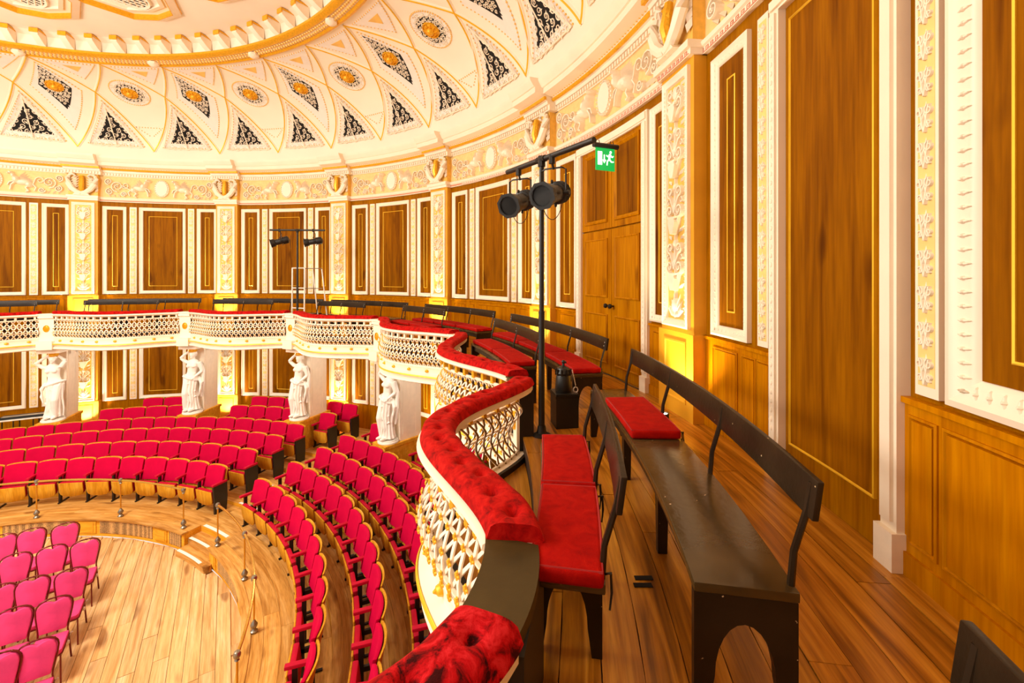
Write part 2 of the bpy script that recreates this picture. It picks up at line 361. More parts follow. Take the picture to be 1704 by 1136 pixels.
# ------------------------------------------------------------------ THE SETTING: drum walls
TA, TB = -66, 150
wall_g = MB().arc(R, R+.15, FLOOR_G-.3, E+3.7, TA, TB).build('wall_gallery', 'wall_wood'); tag(wall_g, kind='structure')
wall_s = MB().arc(R, R+.15, -.2, E-1.85, TA, 110).build('wall_stalls', 'wall_wood'); tag(wall_s, kind='structure')
FR = [(0, 0), (0, .045), (.022, .055), (.045, .035), (.075, .032), (.09, .018), (.1, 0)]
FR_TH = [(0, 0), (0, .04), (.03, .05), (.07, .03), (.085, 0)]
def fr(x): return x*BAY
def panel_meshes(tag_, u0, u1, g0, g1, z0, z1, gz0, gz1, fw, dart=False):
    c = (u0+u1)/2; h = (u1-u0)/2; gi = (g1-g0)/2
    prof = [(d*fw/.1, n) for d, n in FR]
    fld = MB().fbox(-h+fw, h-fw, 0, .01, z0+fw, z1-fw).bend().mesh(tag_+'_field', 'panel_wood')
    frm = MB().fframe(-h, h, z0, z1, prof).bend().mesh('panel_frame', 'white')
    gl = MB().fframe(-gi, gi, gz0, gz1, [(0, .01), (0, .016), (.006, .02), (.014, .016), (.014, .01)]).bend().mesh('gold_line', 'gold_line')
    bd = None
    mb = MB(); st = .062
    per = [(-h+fw*.58+i*st, z) for i in range(int((2*h-fw*1.16)/st)+1) for z in (z0+fw*.58, z1-fw*.58)] + \
          [(u, z0+fw*.58+i*st) for i in range(int((z1-z0-fw*1.16)/st)+1) for u in (-h+fw*.58, h-fw*.58)]
    for u, z in per:
        side = abs(abs(u)-(h-fw*.58)) < 1e-6
        if not dart: mb.fblob(u, z, .010, .015, .012, 0, .03, 6)
        else: mb.fblob(u, z, *((.034, .008) if side else (.008, .034)), .014, 0, .03, 8); mb.fblob(u, z, .012, .012, .02, 0, .03, 6)
    bd = mb.bend().mesh('frame_beads', 'white_aged')
    return c, fld, frm, gl, bd
def place_panel(wall, name, k, ms, beads=False):
    c, fld, frm, gl, bd = ms; a = rot(k)-c/R
    o = put(name, fld, wall, rotz=a); put('panel_frame', frm, o); put('gold_line', gl, o)
    if beads: tag(put('frame_beads', bd, o), kind='stuff')
    return o
def std_panels(z0, z1, gz0, gz1):
    d = {}
    for nm, (a, b, g0, g1, fw) in dict(n1=(.104, .255, .161, .196, .1), w=(.340, .666, .404, .604, .1), n2=(.752, .903, .812, .846, .1)).items():
        d[nm] = panel_meshes(nm, fr(a), fr(b), fr(g0), fr(g1), z0, z1, gz0, gz1, fw)
    return d
UPZ = (DADO, E+2.128, E-.353, E+1.857); LOZ = (E-3.9, E-1.9, E-3.68, E-2.12)
up = std_panels(*UPZ); lo = std_panels(*LOZ)
def strip_mesh(hw, z0, z1):
    board = MB().fbox(-hw, hw, 0, .03, z0, z1).bend().mesh('board', 'white')
    inner = MB().fbox(-hw*.72, hw*.72, .03, .032, z0+.05, z1-.05).bend().mesh('gilt_ground', 'strip_bg')
    mb = MB(); p = hw*2.5; n = int((z1-z0-.1)/p); p = (z1-z0-.1)/n
    for i in range(n):
        c = z0+.05+p*(i+.5)
        for s in (-1, 1):
            mb.fspiral(s*hw*.40, c+p*.14, hw*.38, 1.2, pi/2, s, hw*.19, .014, .032, (0, c-p*.45))
            mb.fspiral(s*hw*.42, c-p*.24, hw*.30, 1.0, -pi/2, -s, hw*.17, .012, .032, (0, c+p*.1))
        mb.fleaf((0, c-p*.15), (0, c+p*.42), hw*.35, .014, .032)
    return board, inner, mb.bend().mesh('scroll_fret', 'white_aged')
hw = fr(.046)/2
str_up = strip_mesh(hw, DADO, E+2.128); str_lo = strip_mesh(hw, E-3.9, E-1.9)
def place_strip(wall, k, c, ms):
    o = put('ornament_strip', ms[0], wall, rotz=rot(k)-fr(c)/R); put('gilt_ground', ms[1], o); tag(put('scroll_fret', ms[2], o), kind='stuff')
# pilasters with candelabra relief
def arabesque(z0, z1, wd):
    mb = MB(); H = z1-z0; n0 = .0
    mb.frib([(0, z0), (0, z1-.05)], .03, .03)
    y = z0
    for s in (-1, 1):                        # foot and spreading leaves
        mb.frib([(0, y+.02), (s*.07, y+.03), (s*.13, y+.1)], .05, .03)
        for a in (.12, .2, .28): mb.fleaf((0, y+.03), (s*a*wd/.22*.75, y+.38-a*.9), .05, .03)
    mb.fblob(0, y+.14, .05, .09, .06)
    y += .3; un = .62; i = 0
    while y < z1-.3:
        q = min(1, (z1-y)/un)
        mb.fpoly([(-.03, y), (.03, y), (.075, y+.13), (.06, y+.16), (.09, y+.19), (-.09, y+.19), (-.06, y+.16), (-.075, y+.13)], 0, .075)   # vase
        for s in (-1, 1):
            mb.fspiral(s*wd*.52, y+.22*q+.04, wd*.40, 1.35, -pi/2, s, .032, .045, 0, (0, y))
            mb.fspiral(s*wd*.48, y+.47*q, wd*.36, 1.3, -pi/2, s, .03, .042, 0, (0, y+.24*q))
            mb.fspiral(s*wd*.75, y+.36*q, wd*.18, 1.0, pi/2, -s, .024, .034)
            mb.fleaf((0, y+.2), (s*wd*.6, y+.32*q), .045, .03); mb.fleaf((0, y+.24), (s*wd*.3, y+.5*q), .05, .035)
            mb.fleaf((s*wd*.3, y+.02), (s*wd*.95, y+.09), .05, .028); mb.fleaf((s*wd*.5, y+.56*q), (s*wd*.95, y+.62*q), .045, .026)
            mb.fblob(s*wd*.52, y+.22*q+.04, .026, .026, .035); mb.fblob(s*wd*.48, y+.47*q, .024, .024, .035)
        mb.fblob(0, y+.3*q, .045, .055, .05); mb.fblob(0, y+.52*q, .035, .05, .045)
        y += un; i += 1
    mb.fblob(0, z1-.1, .06, .08, .04)
    return mb
def pilaster_set(z0, z1, dz0):
    body = MB().fbox(-.34, .34, 0, .14, dz0, z1+.1).bend().mesh('pilaster', 'pil_paint')
    frm = MB().fframe(-.275, .275, z0, z1, [(0, 0), (0, .04), (.02, .05), (.045, .03), (.075, .028), (.085, 0)], .14).bend().mesh('pilaster_frame', 'white')
    gnd = MB().fbox(-.2, .2, .14, .143, z0+.08, z1-.08).bend().mesh('gilt_ground', 'gold_bg')
    mb = arabesque(z0+.1, z1-.1, .18); mb.v = [(u, n+.143, z) for u, n, z in mb.v]; rel = mb.bend().mesh('arabesque_relief', 'white_aged')
    bm = MB(); st = .05
    for i in range(int((z1-z0-.1)/st)):
        for u in (-.222, .222): bm.fblob(u, z0+.06+i*st, .012, .016, .02, 0, .165, 6)
    bd = bm.bend().mesh('frame_beads', 'white_aged')
    base = MB().fbox(-.37, .37, 0, .165, dz0, DADO-.03 if z0 > 4 else z0-.03).bend().mesh('pilaster_pedestal', 'pil_paint')
    pan = MB().fframe(-.23, .23, dz0+.16, (DADO if z0 > 4 else z0)-.12, [(0, 0), (0, .012), (.02, .016), (.03, 0)], .165).bend().mesh('pedestal_moulding', 'pil_paint')
    return body, frm, gnd, rel, bd, base, pan
pil_up = pilaster_set(DADO+.02, E+2.2, FLOOR_G); pil_lo = pilaster_set(E-3.83, E-1.95, .5)
def place_pil(wall, k, ms):
    o = put('pilaster', ms[0], wall, rotz=rot(k))
    for nm, me in zip(('pilaster_frame', 'gilt_ground', 'arabesque_relief', 'frame_beads', 'pilaster_pedestal', 'pedestal_moulding'), ms[1:]):
        c = put(nm, me, o)
        if nm in ('arabesque_relief', 'frame_beads'): c['kind'] = 'stuff'
KS = range(-1, 7)
for k in KS: place_pil(wall_g, k, pil_up)
for k in range(-1, 4): place_pil(wall_s, k, pil_lo)
# dado field (paler wood below the panels)
for k in KS:
    a, b = (.0, 1.0)
    segs = [(.085, .915)] if k not in (4, 5) else ([(.085, .275), (.79, .915)] if k == 4 else [(.085, .357), (.657, .915)])
    for a, b in segs:
        h = fr(b-a)/2
        o = MB().fbox(-h, h, 0, .03, FLOOR_G, DADO-.03).bend().build('dado_board', 'dado_wood', wall_g, rotz=rot(k)-fr((a+b)/2)/R)
        MB().fbox(-h, h, .03, .045, FLOOR_G, FLOOR_G+.12).bend().build('skirting', 'dado_wood', o)
        MB().fbox(-h, h, .03, .05, DADO-.06, DADO-.03).bend().build('dado_rail', 'dado_wood', o)
DP = {}
def raised(k, a, b):
    key = round(b-a, 3); h = fr(b-a)/2; z0, z1 = FLOOR_G+.2, DADO-.14
    if key not in DP:
        DP[key] = (MB().fbox(-h, h, .03, .042, z0, z1).bend().mesh('dado_panel', 'dado_wood'),
                   MB().fframe(-h-.025, h+.025, z0-.025, z1+.025, [(0, .03), (0, .04), (.012, .044), (.025, .03)]).bend().mesh('panel_moulding', 'dado_wood'))
    o = put('dado_panel', DP[key][0], wall_g, rotz=rot(k)-fr((a+b)/2)/R); put('panel_moulding', DP[key][1], o)
for k in KS:
    if k == 4: raised(k, .13, .25); raised(k, .82, .89)
    elif k == 5: raised(k, .135, .225); raised(k, .255, .295); raised(k, .31, .345); raised(k, .675, .705); raised(k, .725, .88)
    else:
        raised(k, .13, .23); raised(k, .28, .32); raised(k, .37, .63); raised(k, .68, .72); raised(k, .775, .875)
for k in KS:
    near = k >= 3
    if k == 4:
        place_panel(wall_g, 'narrow_panel', k, panel_meshes('n', fr(.098), fr(.262), fr(.155), fr(.205), *UPZ, .09), True)
        place_panel(wall_g, 'narrow_panel', k, panel_meshes('n', fr(.795), fr(.912), fr(.84), fr(.868), *UPZ, .09), True)
    elif k == 5:
        place_panel(wall_g, 'narrow_panel', k, panel_meshes('n', fr(.122), fr(.272), fr(.185), fr(.218), *UPZ, .1), True)
        place_panel(wall_g, 'narrow_panel', k, panel_meshes('n', fr(.724), fr(.90), fr(.79), fr(.83), *UPZ, .14, True), True)
        place_strip(wall_g, k, .322, strip_mesh(fr(.036)/2, DADO, E+2.128))
        place_strip(wall_g, k, .694, strip_mesh(fr(.034)/2, DADO, E+2.128))
    else:
        place_panel(wall_g, 'narrow_panel', k, up['n1'], near); place_panel(wall_g, 'wide_panel', k, up['w'], near); place_panel(wall_g, 'narrow_panel', k, up['n2'], near)
        place_strip(wall_g, k, .299, str_up); place_strip(wall_g, k, .707, str_up)
for k in range(-1, 4):
    place_panel(wall_s, 'narrow_panel', k, lo['n1']); place_panel(wall_s, 'wide_panel', k, lo['w']); place_panel(wall_s, 'narrow_panel', k, lo['n2'])
    place_strip(wall_s, k, .299, str_lo); place_strip(wall_s, k, .707, str_lo)

# ---- entablature: architrave, frieze with griffins, dentils, cornice
arch = MB().arcprof([(R, E+2.27), (R-.05, E+2.27), (R-.05, E+2.335), (R-.075, E+2.345), (R-.09, E+2.38), (R-.06, E+2.41), (R, E+2.41)], TA, TB).build('trim_1', 'white'); tag(arch, kind='structure')
kb = MB(); pc = .085
def key_unit(mb, u, n, z, h=.046):
    for a, b, c, d in ((0, .07, 0, .009), (0, .009, 0, h), (0, .052, h-.009, h), (.043, .052, .016, h), (.022, .052, .016, .025), (.07, .085, 0, .009)):
        mb.fbox(u+a, u+b, n, n+.004, z+c, z+d)
for i in range(int(3.2*BAY/pc)): key_unit(kb, -1.2*BAY+i*pc, .05, E+2.28)
tag(kb.bend().build('greek_key', 'key_pink', arch, rotz=rot(4.4)), kind='stuff')
tag(MB().arc(R-.054, R-.04, E+2.29, E+2.322, TA, TH(3.2)).build('key_band', 'key_pink', arch), kind=None)
for k in KS:
    o = MB().fbox(-.36, .36, 0, .19, E+2.27, E+2.335).fbox(-.38, .38, 0, .23, E+2.335, E+2.41).bend().build('architrave_block', 'white', arch, rotz=rot(k))
    if k in (4, 5, 6):
        kk = MB()
        for i in range(8): key_unit(kk, -.35+i*pc, .19, E+2.28)
        tag(kk.bend().build('greek_key', 'key_pink', o), kind='stuff')
fz0, fz1 = E+2.41, E+3.06
frieze = MB().arc(R-.02, R, fz0, fz1, TA, TB).build('trim_2', 'frieze_bg'); tag(frieze, kind='structure')
def griffin(s):
    mb = MB(); z = fz0; b = .02
    def Q(u): return s*u
    def bl(u, zz, ru, rz, d, r=0): mb.fblob(Q(u), z+zz, ru, rz, d, r*s, b)
    bl(.62, .3, .17, .085, .1, .15); bl(.48, .36, .085, .12, .12, .3); bl(.42, .47, .05, .09, .1, .3); bl(.37, .55, .06, .045, .11, -.4); bl(.31, .53, .03, .018, .08, -.5)
    bl(.75, .24, .09, .09, .11, 0)
    for i in range(6): mb.fleaf((Q(.52), z+.36), (Q(.66+.05*i), z+.62-.055*i), .07, .075, b)
    mb.frib([(Q(.46), z+.3), (Q(.38), z+.2), (Q(.36), z+.06)], .05, .06, b); mb.frib([(Q(.46), z+.32), (Q(.35), z+.28), (Q(.31), z+.19)], .04, .06, b)
    mb.frib([(Q(.76), z+.22), (Q(.68), z+.14), (Q(.74), z+.05), (Q(.68), z+.03)], .055, .06, b)
    mb.frib([(Q(.82), z+.26), (Q(.9), z+.16), (Q(.86), z+.06)], .04, .05, b)
    mb.fspiral(Q(.98), z+.38, .11, 1.3, pi, -s, .03, .045, b, (Q(.83), z+.24))
    return mb
def scrolls(s):
    mb = MB(); b = .02; z = fz0; Q = lambda u: s*u
    for (u, zz, r, a, g) in ((1.18, .34, .17, -pi/2, 1), (1.38, .17, .1, pi/2, -1), (1.4, .48, .1, -pi/2, 1), (1.02, .1, .08, 0, -1)):
        mb.fspiral(Q(u), z+zz, r, 1.6, a, g*s, .035, .05, b)
        for j in range(5): t = j*1.25; mb.fleaf((Q(u)+.25*r*cos(t), z+zz+.25*r*sin(t)), (Q(u)+.95*r*cos(t), z+zz+.95*r*sin(t)), .05, .045, b)
        mb.fblob(Q(u), z+zz, .03, .03, .06, 0, b)
    for j in range(4): mb.fleaf((Q(1.0+.12*j), z+.02), (Q(1.07+.13*j), z+.13), .06, .04, b)
    return mb
def deep(mb, q=1.7): mb.v = [(u, .02+(n-.02)*q, z) for u, n, z in mb.v]; return mb
gm = [deep(griffin(1)).bend().mesh('griffin', 'white_aged'), deep(griffin(-1)).bend().mesh('griffin', 'white_aged')]
sm = [deep(scrolls(1)).bend().mesh('leaf_scroll', 'white_aged'), deep(scrolls(-1)).bend().mesh('leaf_scroll', 'white_aged')]
mmb = MB(); mmb.fpoly([(.2*cos(i*pi/16), (fz0+fz1)/2+.27*sin(i*pi/16)) for i in range(32)], .02, .05)
mmb.fpoly([(.165*cos(i*pi/16), (fz0+fz1)/2+.23*sin(i*pi/16)) for i in range(32)], .05, .065)
for i in range(24): a = i*pi/12; mmb.fblob(.19*cos(a), (fz0+fz1)/2+.255*sin(a), .02, .02, .03, 0, .045, 6)
med = deep(mmb).bend().mesh('frieze_medallion', 'cream')
for k in KS:
    for s in (0, 1):
        put('griffin', gm[s], frieze, rotz=rot(k+.5)); put('leaf_scroll', sm[s], frieze, rotz=rot(k+.5))
    put('frieze_medallion', med, frieze, rotz=rot(k+.5))
# consoles over the pilasters: gilded bar held in a white lyre of leaves
blk = MB().fbox(-.35, .35, 0, .16, fz0, fz1).bend().mesh('frieze_block', 'gold_bg')
cb_ = MB()
for s in (-1, 1):
    pts = [(s*.30, .60, .20), (s*.34, .50, .24), (s*.31, .34, .26), (s*.22, .18, .27), (s*.1, .08, .27), (0, .05, .27)]
    cb_.tube([(u, n, fz0+z) for u, z, n in pts], [.035, .06, .075, .075, .07, .06], 8)
    cb_.tube([(s*.30, .22, fz0+.6), (s*.2, .26, fz0+.63), (s*.15, .26, fz0+.56), (s*.2, .25, fz0+.52)], [.04, .04, .035, .02], 6)
    for i in range(5): cb_.fleaf((s*.28, fz0+.2+.07*i), (s*.08, fz0+.28+.075*i), .09, .06, .2)
    for i in range(4): cb_.fleaf((s*.3, fz0+.1+.1*i), (s*.36, fz0+.24+.1*i), .08, .06, .17)
cb_.fpoly([(-.2, fz0), (.2, fz0), (.12, fz0+.08), (-.12, fz0+.08)], .16, .3)
con_w = cb_.bend().mesh('console_leaves', 'white')
cg = MB(); cg.tube([(0, .24, fz0+.1), (0, .28, fz0+.3), (0, .24, fz0+.58)], [.045, .07, .05], 8)
for i in range(4): cg.fleaf((-.0, fz0+.12+i*.11), (.07*(-1)**i, fz0+.24+i*.11), .07, .05, .27)
con_g = cg.bend().mesh('console_bar', 'gold')
for k in KS:
    o = put('frieze_block', blk, frieze, rotz=rot(k)); put('console_leaves', con_w, o); put('console_bar', con_g, o)
c0 = E+3.06
CPROF = [(0, c0), (.05, c0), (.05, c0+.10), (.09, c0+.105), (.10, c0+.16), (.13, c0+.165), (.15, c0+.2), (.17, c0+.24), (.36, c0+.27), (.36, c0+.37), (.39, c0+.375), (.45, c0+.46), (.47, c0+.5), (.47, c0+.53), (0, c0+.56)]
corn = MB().arcprof([(R-n, z) for n, z in CPROF], TA, TB, 1.5).build('trim_3', 'white'); tag(corn, kind='structure')
MB().arcprof([(R-.135, c0+.165), (R-.165, c0+.175), (R-.18, c0+.2), (R-.165, c0+.225), (R-.135, c0+.215)], TA, TB, 1.5).build('gilt_moulding', 'gold', corn)
db = MB(); egg = MB()
n = int((TB-TA)*pi/180*R/.075)
for i in range(n):
    u = i*.075; db.fbox(u, u+.042, .05, .085, c0+.02, c0+.085); egg.fblob(u+.03, c0+.258, .018, .03, .04, 0, .16, 6)
tag(db.bend().build('dentil_course', 'white', corn, rotz=-radians(TA)), kind='stuff')
tag(egg.bend().build('egg_moulding', 'pale_gold', corn, rotz=-radians(TA)), kind='stuff')
brk = MB()
for u0, u1 in ((-.44, .44),):
    rings = []
    for u in (u0, 0, u1): rings.append([(u, n+.17 if n > 0 else 0, z) for n, z in CPROF])
    brk.loft(rings)
brk = brk.bend().mesh('cornice_break', 'white')
bg = MB().fbox(-.46, .46, .3, .35, c0+.17, c0+.225).bend().mesh('gilt_moulding', 'gold')
bdn = MB()
for i in range(11): bdn.fbox(-.41+i*.075, -.37+i*.075, .22, .255, c0+.02, c0+.085)
bdn = bdn.bend().mesh('dentil_course', 'white')
for k in KS:
    o = put('cornice_break', brk, corn, rotz=rot(k)); put('gilt_moulding', bg, o); tag(put('dentil_course', bdn, o), kind='stuff')

# ---- ceiling: coved ring of diagrid ribs, grilles and bosses; gilt ring; coffered flat
CR, CA, CZ, CB = 8.05, 2.5, E+3.72, 1.71
def cove(a, ph, n=0):                      # a = angle deg, ph = deg on the quarter ellipse, n = proud of it
    p = radians(ph); r = CR+CA*cos(p); z = CZ+CB*sin(p); nr, nz = cos(p)/CA, sin(p)/CB; L = hypot(nr, nz)
    return P(r-n*nr/L, a, z-n*nz/L)
cv = MB(); NA, NP = 108, 24
rings = [[P(CR+CA, TA+(TB-TA)*i/NA, E+3.55)]+[cove(TA+(TB-TA)*i/NA, 90*j/NP) for j in range(NP+1)] for i in range(NA+1)]
cv.loft(rings, closed=False); ceil = cv.build('ceiling', 'cream'); tag(ceil, kind='structure')
H2 = DT/2
def cline(mb, a0, p0, a1, p1, wd, n, seg=14, n0=-.002):
    rings = []
    for i in range(seg+1):
        t = i/seg; a, p = a0+(a1-a0)*t, p0+(p1-p0)*t
        c = Vector(cove(a, p, n0)); tn = (Vector(cove(a+(a1-a0)*.01, p+(p1-p0)*.01, n0))-c).normalized()
        up_ = (Vector(cove(a, p, n0+.1))-c).normalized(); sd = tn.cross(up_).normalized()
        rings.append([c-sd*wd/2, c-sd*wd*.3+up_*n, c+sd*wd*.3+up_*n, c+sd*wd/2])
    mb.loft(rings)
PB, PM, PT = 3, 56, 87
rib = {}
for s in (-1, 1):
    mb = MB(); g = MB()
    cline(mb, 0, PB, s*H2/2, PM, .10, .025); cline(mb, s*H2/2, PM, s*H2, PT, .10, .025)
    cline(g, 0, PB, s*H2/2, PM, .035, .045); cline(g, s*H2/2, PM, s*H2, PT, .03, .045)
    rib[s] = (mb.mesh('rib', 'cream'), g.mesh('gilt_line', 'gold_line'))
def cpoly(mb, pts, n0, n1, sub=6):          # solid patch on the cove from polygon (a, ph)
    fine = []
    for i, (a, p) in enumerate(pts):
        b, q = pts[(i+1) % len(pts)]
        for j in range(sub): fine.append((a+(b-a)*j/sub, p+(q-p)*j/sub))
    ca = sum(a for a, _ in fine)/len(fine); cp = sum(p for _, p in fine)/len(fine); k = len(fine); o = len(mb.v)
    mb.v += [cove(a, p, n0) for a, p in fine]+[cove(a, p, n1) for a, p in fine]
    qs = [.66, .33]
    for q in qs: mb.v += [cove(ca+(a-ca)*q, cp+(p-cp)*q, n1) for a, p in fine]
    mb.v.append(cove(ca, cp, n1))
    for i in range(k):
        j = (i+1) % k
        mb.f += [(o+i, o+j, o+k+j, o+k+i), (o+k+i, o+k+j, o+2*k+j, o+2*k+i), (o+2*k+i, o+2*k+j, o+3*k+j, o+3*k+i), (o+3*k+i, o+3*k+j, o+4*k)]
def cbeads(mb, pts, st, rad, closed=True):
    for i in range(len(pts) if closed else len(pts)-1):
        a, b = pts[i], pts[(i+1) % len(pts)]; A, B = Vector(cove(*a)), Vector(cove(*b)); n = max(2, int((B-A).length/st))
        for j in range(n):
            t = j/n; mb.ell(cove(a[0]+(b[0]-a[0])*t, a[1]+(b[1]-a[1])*t, .012), (rad,)*3, 5, 3)
def scale_poly(pts, q):
    ca = sum(a for a, _ in pts)/len(pts); cp = sum(p for _, p in pts)/len(pts); return [(ca+(a-ca)*q, cp+(p-cp)*q) for a, p in pts]
def on_cove(mb_flat, ca, cp):               # flat (u, n, z) about 0 -> cove about (ca, cp)
    p = radians(cp); r = CR+CA*cos(p); ds = hypot(CA*sin(p), CB*cos(p))
    mb_flat.v = [cove(ca+degrees(u/r), cp+degrees(z/ds), n) for u, n, z in mb_flat.v]; return mb_flat
# lower triangles with dark scroll grilles (between base nodes)
tri = [(-H2/2+1.4, 7.5), (H2/2-1.4, 7.5), (0, 48)]
t_out = MB(); cpoly(t_out, scale_poly(tri, 1.0), -.01, .014); cpoly(t_out, scale_poly(tri, .84), .014, .022); t_out = t_out.mesh('panel', 'grey_plaster')
t_bead = MB(); cbeads(t_bead, scale_poly(tri, 1.0), .085, .02); t_bead = t_bead.mesh('bead_border', 'pale_gold')
gt = scale_poly(tri, .66); t_dark = MB(); cpoly(t_dark, gt, .02, .026); t_dark = t_dark.mesh('grille', 'dark')
sc = MB(); cpz = sum(p for _, p in tri)/3
rr_ = random.Random(3); row = 0; z = -.42
while z < .72:
    half = .66*(1-(z+.46)/1.3)
    nrow = max(1, int(half*2/.17))
    for j in range(nrow):
        u = -half+half*2*(j+.5)/nrow; g = 1 if (j+row) % 2 else -1
        sc.fspiral(u, z, .075, 1.35, rr_.uniform(0, 6), g, .022, .012, .026)
        sc.fleaf((u, z), (u+.1*cos(j*2.1+row), z+.1*sin(j*2.1+row)), .04, .012, .026)
    z += .15; row += 1
for a_, b_ in (((-.66, -.46), (0, .84)), ((.66, -.46), (0, .84)), ((-.66, -.46), (.66, -.46)), ((0, -.46), (0, .7))): sc.frib([a_, b_], .028, .014, .026)
t_scr = on_cove(sc, 0, cpz).mesh('scrollwork', 'white_aged')
# rhombus cells: circles at half bays, lozenges over the pilasters
rh = [(0, 14), (H2*.36, PM), (0, 84), (-H2*.36, PM)]
def ring_poly(ra, rp, n=28): return [(ra*cos(2*pi*i/n), PM+2+rp*sin(2*pi*i/n)) for i in range(n)]
def cell(kind):
    a, b, c, d = MB(), MB(), MB(), MB()
    if kind == 'circle':
        cpoly(a, ring_poly(2.75, 11.5), -.01, .014, 1); cbeads(b, ring_poly(2.75, 11.5), .07, .02); cpoly(c, ring_poly(2.0, 8.4), .012, .02, 1)
        cbeads(a, ring_poly(2.15, 9), .05, .022)
        for s in (-1, 1): cbeads(b, [(s*1.9, 26), (0, 17), ], .07, .016, False)
        cbeads(b, [(-1.9, 26), (1.9, 26)], .07, .016, False)
    else:
        q = scale_poly(rh, .86); cpoly(a, q, -.01, .014); cbeads(b, q, .075, .02); cpoly(c, scale_poly([(0, 36), (2.1, PM+1), (0, 77), (-2.1, PM+1)], 1), .012, .02)
        cpoly(a, scale_poly(rh, .66), .012, .016)
    f = MB(); st_ = .088
    for i in range(-8, 9):
        for j in range(-9, 10):
            u = (i+.5*(j % 2))*st_; zz = j*st_*.9
            ok = hypot(u/.40, zz/.42) < .97 if kind == 'circle' else abs(u)/.36+abs(zz)/.72 < .95
            if ok and hypot(u, zz) > .17: f.fspiral(u, zz, .04, 1.15, i*1.7+j, 1 if (i+j) % 2 else -1, .02, .012, .02)
    bo = MB()
    bo.fblob(0, 0, .17, .17, .05, 0, .02, 16); bo.fblob(0, 0, .09, .1, .1, 0, .05, 10)
    for i in range(10): t = i*pi/5; bo.fleaf((.06*cos(t), .06*sin(t)), (.18*cos(t), .18*sin(t)), .07, .08, .03)
    bo.frib([(.18*cos(i*pi/12), .18*sin(i*pi/12)) for i in range(25)], .03, .04, .02)
    return (a.mesh('panel', 'grey_plaster'), b.mesh('bead_border', 'pale_gold'), c.mesh('grille', 'dark'), on_cove(f, 0, PM+2).mesh('scrollwork', 'white_aged'), on_cove(bo, 0, PM+2).mesh('boss', 'gold'))
cells = {0: cell('lozenge'), 1: cell('circle')}
tp = [(-H2/2+1.3, 84.5), (H2/2-1.3, 84.5), (0, 68)]
u_p = MB(); cpoly(u_p, tp, -.01, .014); u_p = u_p.mesh('panel', 'grey_plaster'); u_b = MB(); cbeads(u_b, tp, .075, .018); u_b = u_b.mesh('bead_border', 'pale_gold')
u_g = MB(); cpoly(u_g, scale_poly(tp, .35), .012, .02); u_g = u_g.mesh('inset', 'pale_gold')
i0 = -4
for i in range(i0, 15):
    k = i*.5; a = rot(k)
    for s in (-1, 1):
        o = put('rib', rib[s][0], ceil, rotz=a); put('gilt_line', rib[s][1], o)
    pm, bm_, gm_, sm_, bo_ = cells[i % 2]
    o = put('coffer_panel', pm, ceil, rotz=a); put('bead_border', bm_, o)['kind'] = 'stuff'; put('grille', gm_, o); put('scrollwork', sm_, o)['kind'] = 'stuff'; put('boss', bo_, o)
    a2 = rot(k+.25)
    o = put('coffer_panel', t_out, ceil, rotz=a2); put('bead_border', t_bead, o)['kind'] = 'stuff'; put('grille', t_dark, o); put('scrollwork', t_scr, o)['kind'] = 'stuff'
    o = put('coffer_panel', u_p, ceil, rotz=a2); put('bead_border', u_b, o)['kind'] = 'stuff'; put('inset', u_g, o)
# gilt ring, brackets and flat ceiling
zt = CZ+CB
ringo = MB().arcprof([(8.12, zt+.03), (8.08, zt-.04), (8.0, zt-.05), (7.78, zt-.0), (7.72, zt+.02), (7.68, zt+.30), (7.5, zt+.36), (8.1, zt+.4)], TA, TB, 1.5).build('ceiling_ring', 'cream', ceil)
MB().arcprof([(8.10, zt-.0), (8.09, zt-.06), (8.03, zt-.085), (7.98, zt-.05)], TA, TB, 1.5).build('gilt_moulding', 'gold', ringo)
MB().arcprof([(7.80, zt-.0), (7.79, zt-.035), (7.74, zt-.04), (7.66, zt+.01), (7.66, zt+.06), (7.75, zt+.03)], TA, TB, 1.5).build('gilt_moulding', 'gold', ringo)
gb = MB(); nb = int(radians(TB-TA)*7.9/.085)
for i in range(nb):
    t = TA+(TB-TA)*i/nb; gb.ell(P(7.93, t, zt-.05), (.036, .036, .03), 6, 4); gb.ell(P(7.85, t+.3, zt-.03), (.034, .034, .028), 6, 4)
tag(gb.build('guilloche_beads', 'pale_gold', ringo), kind='stuff')
cl = MB().fblob(0, 0, .12, .09, .07).mesh('ring_clasp', 'white')
b_w = MB(); b_w.loft([[(-.07, .0, -.02), (.07, .0, -.02), (.07, .0, .24), (-.07, .0, .24)], [(-.07, .12, .03), (.07, .12, .03), (.07, .12, .24), (-.07, .12, .24)], [(-.07, .3, .15), (.07, .3, .15), (.07, .3, .24), (-.07, .3, .24)]])
b_w = b_w.xform(Matrix.Translation((0, 0, zt+.07))).bend(7.68).mesh('ceiling_bracket', 'white')
b_g = MB().box(-.085, .085, 0, .33, .24, .275).box(-.085, .085, .3, .33, .18, .24).xform(Matrix.Translation((0, 0, zt+.07))).bend(7.68).mesh('bracket_cap', 'gold')
for i in range(5*10):
    k = -2+i*.2; o = put('ceiling_bracket', b_w, ringo, rotz=rot(k)); put('bracket_cap', b_g, o)
for k in range(-2, 8):
    x, y, z = P(7.9, TH(k), zt-.07)
    MB().ell((x, y, z), (.13, .13, .08), 8, 5).build('ring_clasp', 'white', ringo)
fl = MB(); fl.loft([[P(rr, TA-20+(TB-TA+40)*i/90, zt+.36) for rr in (7.75, 6, 4, 2)] for i in range(91)], closed=False)
flat = fl.build('ceiling_flat', 'cream', ceil)
